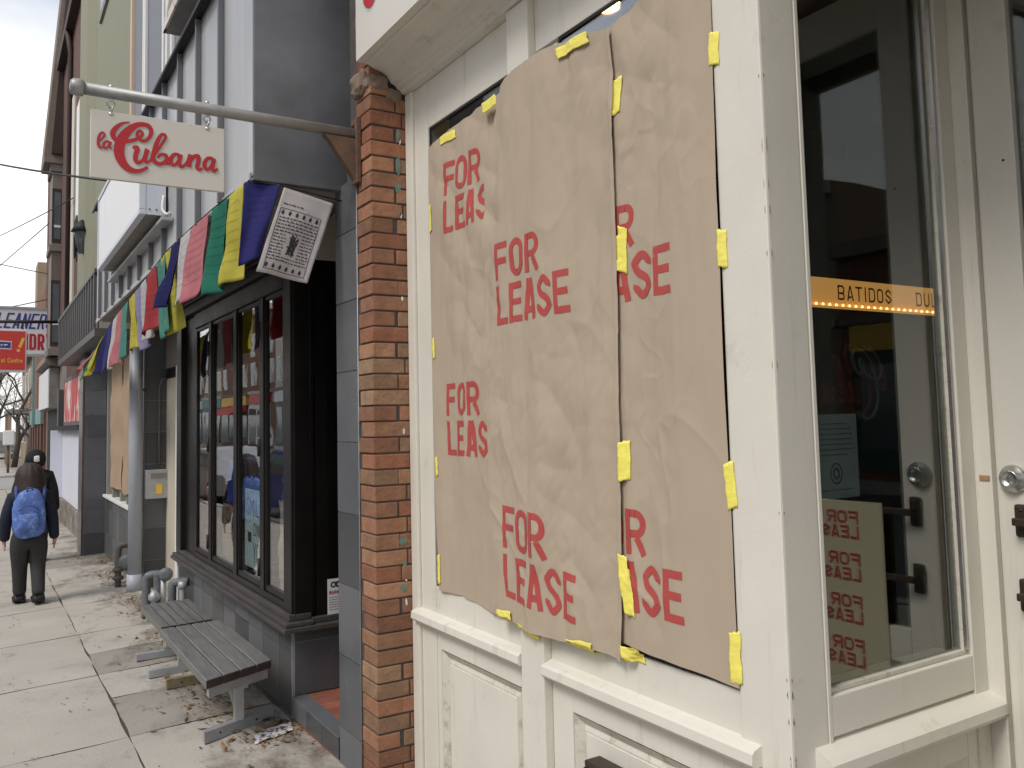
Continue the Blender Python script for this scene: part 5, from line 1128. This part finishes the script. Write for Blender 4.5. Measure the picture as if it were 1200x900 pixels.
mb = MB(); mb.ribbon([(.25, 3.10), (.43, 3.09)], .115, fn, .05); mb.build('emblem', M['signblue'], rs); mb = MB(); squiggles(mb, .27, .41, 3.10, .04, lambda u, v, l: (u, 17.987 - l, v), .03); mb.build('emblem_lettering', M['signwhite'], rs)
mb = MB(); mb.tube([(.0, 18.05, 3.52), (1.30, 18.05, 3.56)], .03, 8); mb.tube([(.12, 18.05, 3.39), (.12, 18.05, 3.52)], .012, 6); mb.tube([(.62, 18.05, 3.39), (.62, 18.05, 3.54)], .012, 6); mb.build('pole', M['black'], rs)

# ------------------------------------------------------------------ street side: houses opposite, parked cars (seen in the shop glass)
hx = -13.4
hcols = [('redbrick', 'red brick'), ('tanbrick', 'tan brick'), ('olive', 'olive'), ('redbrick', 'dark red brick'), ('cream', 'cream plaster'), ('farbrick', 'brown brick')]
yh = -24
styles = ['with a white awning', 'with a flat parapet', 'with tall chimneys', 'with wide shop glass', 'with a red awning', 'with a grey cornice']
for k in range(15):
    w = [7.2, 6.0, 8.4, 6.6, 7.8][k % 5]; h = [8.6, 9.6, 7.9, 9.0, 10.2, 8.2, 9.3][k % 7] - (2.3 if k < 4 else .8); m, nm = hcols[(k * 5 + 2) % 6 if k % 3 else 0]
    hh = thing('row_building', (hx, yh + w / 2, -.2), None, 'building', 'buildings across the street')
    hh['label'] = '%s row building across the street, number of plots from the corner unseen' % nm if 0 else 'flat fronted row building across the street mirrored in the shop glass'
    bx('wall', M[m], hh, hx - 6, hx, yh, yh + w - .01, -.5, h)
    mb = MB(); mb.box(hx, hx + .35, yh + .05, yh + w - .06, h - .35, h); mb.box(hx, hx + .18, yh + .05, yh + w - .06, 3.6, 3.8); mb.build('cornice', M['cream' if k % 2 else 'siding'], hh)
    nw = 3
    for r in range(2):
        for c in range(nw):
            y = yh + (c + .5) * w / nw; z = 4.2 + r * 2.0
            if z + 1.6 > h - .4: continue
            f = bx('window', M['trimwhite'], hh, hx, hx + .06, y - .6, y + .6, z, z + 1.6); bx('pane', M['farpane'], f, hx + .061, hx + .07, y - .5, y + .5, z + .1, z + 1.5)
    f = bx('shopfront', M[['rail', 'trimwhite', 'darkgreen', 'darkbrown', 'signblue'][k % 5]], hh, hx, hx + .08, yh + .3, yh + w - .3, .1, 2.9); bx('pane', M['farpane'], f, hx + .081, hx + .09, yh + .5, yh + w * .65, .6, 2.6); bx('pane', M['farpane'], f, hx + .081, hx + .09, yh + w * .75, yh + w - .5, .1, 2.6)
    bx('sign_board', M[['signwhite', 'signred', 'yellow', 'teal', 'lightbox'][k % 5]], hh, hx, hx + .15, yh + .3, yh + w - .3, 2.92, 3.58)
    if k % 3 == 0: MB().prism([(hx + .1, yh + .4, 2.9), (hx + 1.3, yh + .4, 2.3), (hx + 1.3, yh + .4, 2.2), (hx + .1, yh + .4, 2.5)], (0, w - .8, 0)).build('awning', M['signwhite' if k % 2 else 'signred'], hh)
    if k % 2: bx('chimney', M['redbrick'], hh, hx - 2.2, hx - 1.2, yh + 1, yh + 2, h, h + 1.6)
    yh += w
structure(MB().box(-13.4, -11.2, -26, 86, -.6, -.12).build('opposite_sidewalk', M['concrete']))
def car(label, y, paint, x=-3.1):
    z0 = gz(-9, y) - .16; t = thing('parked_car', (x, y, z0), label, 'car', 'cars parked along the kerb')
    pr_ = [(-2.2, .32), (-2.25, .62), (-2.1, .82), (-1.25, .93), (-.55, 1.40), (.85, 1.44), (1.65, 1.02), (2.15, .92), (2.25, .60), (2.2, .32)]
    sec = [(-.86, .30), (-.90, .55), (-.88, .85), (-.70, 1.5), (.70, 1.5), (.88, .85), (.90, .55), (.86, .30)]
    def top(s): return lerp_tab([(a, b) for a, b in pr_[1:-1]], s)
    def f(u, v):
        s = -2.24 + 4.48 * u; zt = top(s); a = math.pi * v; zz = .30 + (zt - .30) * math.sin(a) ** .42; hw = .88 - .20 * max(0, (zz - .9)) / .55
        if abs(s) > 1.9: hw -= .25 * ((abs(s) - 1.9) / .35) ** 2
        return (x + hw * (1 if math.cos(a) > 0 else -1) * min(1, abs(math.cos(a)) * 4) ** .6 , y + s, z0 + zz)
    MB().grid(f, 40, 28).build('body', paint, t)
    for sd in (-1, 1):
        mb = MB(); mb.prism([(x + sd * .80, y - 1.0, z0 + .93), (x + sd * .80, y + 1.35, z0 + .95), (x + sd * .72, y + .8, z0 + 1.32), (x + sd * .72, y - .5, z0 + 1.30)], (sd * .07, 0, 0)); mb.build('side_window', M['farpane'], t)
        for dy in (-1.35, 1.40):
            w_ = MB().lathe((x + sd * .70, y + dy, z0 + .32), (sd, 0, 0), [(.2, -.02), (.32, 0), (.33, .05), (.33, .16), (.31, .20), (.2, .205)], 24).build('wheel', M['tyre'], t)
            MB().lathe((x + sd * .70, y + dy, z0 + .32), (sd, 0, 0), [(.19, .2), (.19, .215), (.05, .225)], 16).build('rim', M['steel'], w_)
    for sd in (-.6, .6): bx('headlight', M['trimwhite'], t, x + sd - .14, x + sd + .14, y - 2.235, y - 2.15, z0 + .58, z0 + .70, .02); bx('tail_light', M['signred'], t, x + sd - .14, x + sd + .14, y + 2.12, y + 2.22, z0 + .66, z0 + .82, .02)
car('white car parked at the kerb, nearest to the storefronts', 10.5, M['lightbox']); car('dark blue car parked behind the white one at the kerb', 16.8, M['signblue']); car('silver grey car parked third along the kerb', 24, M['zinc'])
car('red car parked beyond the side street', 45, M['signred'], -2.9)
car('dark car parked far away near the street trees', 62, M['rail'], .9)

# ------------------------------------------------------------------ bare trees far along the pavement
def tree(label, x, y, h, seed, th=.14):
    rnd = random.Random(seed); z0 = gz(0, 40)
    t = thing('bare_tree', (x, y, z0), label, 'tree', 'bare street trees beyond the side street')
    tr, cr = MB(), MB()
    def br(mb, p, d, L_, r, n):
        q = p + d * L_ * .5 + Vector((rnd.gauss(0, .05), rnd.gauss(0, .05), rnd.gauss(0, .03))) * L_; e = q + (d + Vector((rnd.gauss(0, .12), rnd.gauss(0, .12), .08))).normalized() * L_ * .5
        mb.tube([p, q, e], [r, r * .85, r * .68], 6 if r > .03 else 4, r > .05)
        if n:
            for k in range(rnd.choice((2, 3, 3))):
                dd = (d + Vector((rnd.gauss(0, .55), rnd.gauss(0, .55), rnd.gauss(.1, .32)))).normalized(); br(cr, e if k else q, dd, L_ * rnd.uniform(.62, .82), r * .60, n - 1)
    br(tr, Vector((x, y, z0)), Vector((rnd.gauss(0, .04), 0, 1)), h * .34, th, 6)
    tr.build('trunk', M['bark'], t); cr.build('crown', M['bark'], t)
tree('bare tree standing left of the tan house', 1.35, 47, 7.0, 3); tree('tall bare tree behind the other bare street trees', .9, 70, 9.5, 11, .2); tree('bare tree with drooping twigs near the house porch', 1.5, 40.5, 4.6, 21, .08)
tree('bare tree rising behind the red hanging sign', .7, 56, 8.5, 31, .17)
mbx = thing('white_box', (1.1, 41, 0), 'white box on a thin post under the bare trees', 'box')
c = onY(10, 513, 41); MB().box(c.x - .2, c.x + .2, c.y - .2, c.y + .2, c.z - .3, c.z + .3, .04).build('box', M['trimwhite'], mbx); MB().tube([(c.x, c.y, gz(0, 40)), (c.x, c.y, c.z - .3)], .05, 8).build('post', M['bark'], mbx)

# ------------------------------------------------------------------ overhead wires
def wire(lab, a, b, sag, r=.012):
    a, b = Vector(a), Vector(b); mb = MB(); mb.tube([a.lerp(b, t / 24) - Vector((0, 0, sag * 4 * (t / 24) * (1 - t / 24))) for t in range(25)], r, 5)
    tag(mb.build('overhead_wire', M['wire']), lab, 'wire')
def far(px, py, t): return CAM + ray(px, py).normalized() * t
wire('thick dark wire running to the wall behind the hanging sign', onX(148, 214, 1.36), far(-220, 105, 38), .5, .015)
wire('thin wire ending at the rusty wall hook below the bay cornice', onX(86, 232, 1.30), far(-120, 305, 60), .5, .010)
wire('thin wire crossing the white sky below the bay sill', onX(62, 322, 1.3), far(-200, 250, 70), .3, .012)
wire('thin wire slanting up over the cleaners sign', onX(60, 350, 1.36), far(-160, 380, 90), .3, .014)
wire('thin wire rising steeply across the sky to the bay corner', onX(57, 262, 1.30), far(-160, 440, 90), .2, .012)
mb = MB()
for i in range(7):
    c = Vector((1.30, 15.0 + .1 * i, 5.15)); r = .16 + .03 * (i % 3); mb.tube([c + Vector((.05 * math.sin(i), math.cos(a / 9 * 6.28 + i) * r * .7, math.sin(a / 9 * 6.28 + i) * r * 1.5 - .1 * i)) for a in range(9)], .012, 5)
tag(mb.build('cable_bundle', M['wire']), 'tangled black cable bundle on the wall behind the hanging sign', 'cable')

# ------------------------------------------------------------------ people
def skin_mesh(name, joints, edges, m, parent, sub=2, root=0):
    """joints: (x, y, z, rx, ry); grown as one continuous tapering surface"""
    org = ORG[parent.name]; me = bpy.data.meshes.new(name); me.from_pydata([Vector(j[:3]) for j in joints], edges, [])
    o = bpy.data.objects.new(name, me); COL.objects.link(o)
    md = o.modifiers.new('skin', 'SKIN'); md.use_smooth_shade = True
    for i, j in enumerate(joints):
        sv = me.skin_vertices[0].data[i]; sv.radius = (j[3], j[4] if len(j) > 4 else j[3]); sv.use_root = (i == root)
    o.modifiers.new('sub', 'SUBSURF').levels = sub; o.modifiers['sub'].render_levels = sub
    bpy.context.view_layer.update(); ev = o.evaluated_get(bpy.context.evaluated_depsgraph_get()); nm = bpy.data.meshes.new_from_object(ev)
    o.modifiers.clear(); o.data = nm; nm.materials.clear(); nm.materials.append(m)
    for p in nm.polygons: p.use_smooth = True
    o.parent = parent; ORG[o.name] = org; return o
def person(label, x, y, h, jacket, trousers, hood=False, ph=1.):
    g = gz(x, y); t = thing('person', (x, y, g), label, 'person'); H = h
    J = lambda px, py, pz, r, r2=None: (px * H, py * H, pz * H, r * H, (r2 or r) * H)   # local metres; +y is the walking direction
    hands = [(.165, .02, .40), (-.155, .07, .415)]
    bj = [J(0, 0, .52, .05, .045), J(0, 0, .60, .055, .05), J(0, .0, .70, .08, .06), J(0, .0, .79, .05, .04), J(0, .005, .845, .03), J(0, .012, .90, .055, .06), J(0, .012, .96, .055, .06),
          J(.098, 0, .765, .028), J(.145, -.01, .62, .024), J(.165, .01, .47, .020), J(-.098, 0, .765, .028), J(-.148, .0, .62, .024), J(-.155, .05, .475, .020),
          J(.05, .0, .47, .045), J(.056, .01 * ph, .27, .036), J(.060, -.09 * ph, .06, .026), J(.062, -.04 * ph, .03, .022), J(-.05, 0, .47, .045), J(-.056, .05, .27, .036), J(-.052, .08, .06, .026), J(-.052, .13, .022, .022)]
    be = [(0, 1), (1, 2), (2, 3), (3, 4), (4, 5), (5, 6), (3, 7), (7, 8), (8, 9), (3, 10), (10, 11), (11, 12), (0, 13), (13, 14), (14, 15), (15, 16), (0, 17), (17, 18), (18, 19), (19, 20)]
    # hands grow out of the wrists: palm, four unequal curled fingers and a thumb
    for wi, sx in ((9, 1), (12, -1)):
        wx, wy, wz = [c / H for c in bj[wi][:3]]; bj.append(J(wx, wy + .006, wz - .035, .016, .012)); pi = len(bj) - 1; be.append((wi, pi))
        for k, L_ in enumerate((.030, .036, .034, .026)):
            bj.append(J(wx, wy + .018 - .011 * k, wz - .058, .0055)); be.append((pi, len(bj) - 1)); bj.append(J(wx - sx * .006, wy + .018 - .011 * k, wz - .058 - L_, .0045)); be.append((len(bj) - 2, len(bj) - 1))
        bj.append(J(wx - sx * .006, wy + .030, wz - .045, .006)); be.append((pi, len(bj) - 1)); bj.append(J(wx - sx * .010, wy + .036, wz - .068, .005)); be.append((len(bj) - 2, len(bj) - 1))
    skin_mesh('body', bj, be, M['skin'], t)
    jj = [J(0, 0, .415, .112, .105), J(0, 0, .56, .105, .09), J(0, 0, .68, .105, .085), J(0, 0, .77, .092, .07), J(0, .005, .825, .055, .05),
          J(.108, 0, .762, .052), J(.145, -.012, .62, .044), J(.160, .008, .485, .038), J(.164, .012, .445, .033), J(-.108, 0, .762, .052), J(-.148, -.005, .62, .044), J(-.152, .045, .485, .038), J(-.154, .052, .45, .033)]
    skin_mesh('jacket', jj, [(0, 1), (1, 2), (2, 3), (3, 4), (3, 5), (5, 6), (6, 7), (7, 8), (3, 9), (9, 10), (10, 11), (11, 12)], jacket, t)
    tj = [J(0, 0, .50, .100, .092), J(.056, .0, .43, .078, .082), J(.058, .01 * ph, .27, .054), J(.060, -.075 * ph, .11, .046), J(.060, -.095 * ph, .06, .047), J(-.056, 0, .43, .078, .082), J(-.056, .05, .27, .056), J(-.052, .075, .10, .048), J(-.052, .08, .05, .050), J(0, 0, .585, .088, .078)]
    skin_mesh('trousers', tj, [(0, 1), (1, 2), (2, 3), (3, 4), (0, 5), (5, 6), (6, 7), (7, 8), (0, 9)], trousers, t)
    for sx, dy, dz in ((.061, -.095 * ph, .016 if ph > 0 else 0), (-.052, .08, 0)):
        mb = MB(); lump(mb, Vector((x + sx * H, y + (dy + .045) * H, g + (.028 + dz) * H)), (.042 * H, .095 * H, .030 * H), 2, 10); mb.build('shoe', M['shoe'], t)
    hc = Vector((x, y + .012 * H, g + .925 * H))
    # face: nose, ears
    mb = MB(); lump(mb, hc + Vector((0, .066, -.005)) * H, (.010 * H, .014 * H, .016 * H), 1, 8)
    for sx in (-1, 1): lump(mb, hc + Vector((sx * .060, .004, -.005)) * H, (.008 * H, .014 * H, .020 * H), 3, 8)
    mb.build('face_features', M['skin'], t)
    mb = MB()
    for sx in (-1, 1): lump(mb, hc + Vector((sx * .024, .060, .008)) * H, (.009 * H, .005 * H, .005 * H), 3, 8)
    lump(mb, hc + Vector((0, .058, -.034)) * H, (.018 * H, .005 * H, .005 * H), 3, 8); mb.build('eyes_and_mouth', M['shoe'], t)
    if hood:
        mb = MB(); mb.grid(lambda u, v: hc + Vector((math.cos(u * 6.2832) * math.sin(.08 + v * 2.35) * .082, (math.sin(u * 6.2832) * math.sin(.08 + v * 2.35)) * .088 - .016 + .012 * v, .078 * math.cos(.08 + v * 2.35) - .004 - .02 * v)) * H * (1 + .05 * mn.noise((u * 5, v * 4, 2))), 26, 18); mb.build('hood', jacket, t)
        mb = MB(); lump(mb, hc + Vector((.004, -.098, -.010)) * H, (.022 * H, .006 * H, .026 * H), 6, 8); mb.build('hood_badge', M['trimwhite'], t)
    else:
        def hr(u, v):
            a = u * 6.2832; rr = .078 * math.sin(min(1.5708, .05 + v * 2.6)) + .050 * max(0, v - .50) - .06 * max(0, v - .88); back = max(0, -math.sin(a)); front = max(0, math.sin(a))
            z = .072 * math.cos(min(1.5708, .05 + v * 2.6)) - max(0, v - .58) * (.46 * (1 - .8 * front))
            k = 1 + .07 * mn.noise((math.cos(a) * 4, math.sin(a) * 4, v * 1.5)) + .05 * mn.noise((math.cos(a) * 11, math.sin(a) * 11, v))
            zz = z + (.012 * mn.noise((math.cos(a) * 7, math.sin(a) * 7, 1)) if v > .9 else 0)
            return hc + Vector((math.cos(a) * rr * 1.02 * k, (math.sin(a) * rr * 1.05 - .010 - .022 * back * max(0, v - .5)) * k, zz + .006)) * H
        mb = MB(); mb.grid(hr, 48, 26); o = mb.build('hair', M['hair'], t); md = o.modifiers.new('thickness', 'SOLIDIFY'); md.thickness = .012
    return t, g
gx, gy, gh = .395, 9.15, 1.275
girl, gg = person('person with long dark brown hair in navy jacket and charcoal trousers wearing a blue backpack', gx, gy, gh, M['navy'], M['trousers'])
bp = thing('backpack', (gx, gy - .12, gg + .65), 'blue patterned backpack worn by the person in the navy jacket', 'backpack')
bc = Vector((gx - .012, gy - .165, gg + .655 * gh))
def pack(u, v):
    a, ph = u * 6.2832, v * math.pi; e = .62; sx = lambda t: (abs(t) ** e) * (1 if t >= 0 else -1)
    z = sx(math.cos(ph)); r = max(0, math.sin(ph)) ** .55; wz = 1 - .22 * max(0, z) ** 1.5
    p = Vector((sx(math.cos(a)) * r * .134 * wz, sx(math.sin(a)) * r * .075 * (1 - .2 * max(0, z)), z * .218))
    return bc + p * (1 + .05 * mn.noise(p * 9 + Vector((3, 0, 0))) + .05 * mn.noise(p * 22))
mb = MB(); mb.grid(pack, 40, 30); mb.build('main_bag', M['bag'], bp)
mb = MB(); lump(mb, bc + Vector((.005, -.062, -.075)), (.095, .042, .085), 9, 12); mb.build('front_pocket', M['bag'], bp)
mb = MB(); mb.tube(smooth([tuple(bc + Vector(p)) for p in ((-.085, -.082, .035), (-.03, -.095, .075), (.04, -.093, .065), (.09, -.080, .02))], 5), .005, 6); mb.tube([bc + Vector((-.02, -.03, .2)), bc + Vector((-.015, -.035, .235)), bc + Vector((.02, -.035, .235)), bc + Vector((.025, -.03, .2))], .007, 6); mb.build('zip_and_handle', M['bagdark'], bp)
mb = MB()
for sx in (-1, 1): mb.tube(smooth([tuple(Vector((gx, gy, gg)) + Vector(p) * gh) for p in ((sx * .075, -.10, .70), (sx * .088, -.09, .80), (sx * .085, -.01, .845), (sx * .085, .085, .79), (sx * .09, .095, .68), (sx * .10, .0, .56), (sx * .09, -.10, .52))], 5), .016, 6)
mb.build('straps', M['bagdark'], bp)
person('person in a black hooded coat walking ahead of the backpack wearer', .578, 12.1, 1.39, M['blackcloth'], M['trousers'], True, -1)

# ------------------------------------------------------------------ daylight
w = bpy.data.worlds.new('World'); SC.world = w; w.use_nodes = True; n, l = w.node_tree.nodes, w.node_tree.links; bg = n['Background']
sk = n.new('ShaderNodeTexSky'); sk.sky_type = 'NISHITA'; sk.sun_disc = False; sk.sun_elevation = R(50); sk.sun_rotation = R(-106); sk.dust_density = 2.0; sk.altitude = 60
tc = n.new('ShaderNodeTexCoord'); mp = n.new('ShaderNodeMapping'); mp.inputs['Scale'].default_value = (1, 1, 2.6); l.new(tc.outputs['Generated'], mp.inputs[0])
nz = n.new('ShaderNodeTexNoise'); nz.inputs['Scale'].default_value = 2.2; nz.inputs['Detail'].default_value = 7; nz.inputs['Roughness'].default_value = .55; l.new(mp.outputs[0], nz.inputs['Vector'])
rg = n.new('ShaderNodeMapRange'); rg.inputs[1].default_value = .36; rg.inputs[2].default_value = .56; rg.inputs[3].default_value = .52; rg.inputs[4].default_value = .98; l.new(nz.outputs[0], rg.inputs[0])
mx = n.new('ShaderNodeMix'); mx.data_type = 'RGBA'; sx = n.new('ShaderNodeSeparateXYZ'); l.new(tc.outputs['Generated'], sx.inputs[0])
el_ = n.new('ShaderNodeMapRange'); el_.inputs[1].default_value = .33; el_.inputs[2].default_value = .44; el_.inputs[3].default_value = 1; el_.inputs[4].default_value = .40; l.new(sx.outputs[2], el_.inputs[0])
ml = n.new('ShaderNodeMath'); ml.operation = 'MULTIPLY'; l.new(rg.outputs[0], ml.inputs[0]); l.new(el_.outputs[0], ml.inputs[1])
l.new(ml.outputs[0], mx.inputs[0]); l.new(sk.outputs[0], mx.inputs[6]); mx.inputs[7].default_value = (10.2, 10.1, 9.95, 1)
l.new(mx.outputs[2], bg.inputs[0]); bg.inputs[1].default_value = .10
sl = bpy.data.lights.new('sun', 'SUN'); sl.energy = 1.35; sl.angle = R(18); sl.color = (1, .965, .91); so = bpy.data.objects.new('sun', sl); COL.objects.link(so)
dirn = Vector((-math.sin(R(106)) * math.cos(R(50)), math.cos(R(106)) * math.cos(R(50)), math.sin(R(50))))
so.rotation_euler = dirn.to_track_quat('Z', 'Y').to_euler()
# ------------------------------------------------------------------ camera
cd = bpy.data.cameras.new('camera'); co = bpy.data.objects.new('camera', cd); COL.objects.link(co); SC.camera = co
cd.sensor_fit = 'HORIZONTAL'; cd.sensor_width = 36; cd.lens = FPX / 1200 * 36; cd.shift_y = -35 / 1200; cd.clip_end = 3000; cd.clip_start = .02
cx, cy, cz = Vector((_r.x, _d.x, _u.x)), Vector((_r.y, _d.y, _u.y)), Vector((_r.z, _d.z, _u.z))
co.matrix_world = Matrix(((cx.x, cy.x, -cz.x, 0), (cx.y, cy.y, -cz.y, 0), (cx.z, cy.z, -cz.z, CAMZ), (0, 0, 0, 1)))
SC.view_settings.view_transform = 'Standard'; SC.view_settings.look = 'None'; SC.view_settings.gamma = 1; SC.view_settings.use_curve_mapping = False; SC.view_settings.exposure = .50
SC.cycles.max_bounces = 10; SC.cycles.transparent_max_bounces = 24; SC.cycles.sample_clamp_indirect = 6; SC.cycles.use_denoising = True
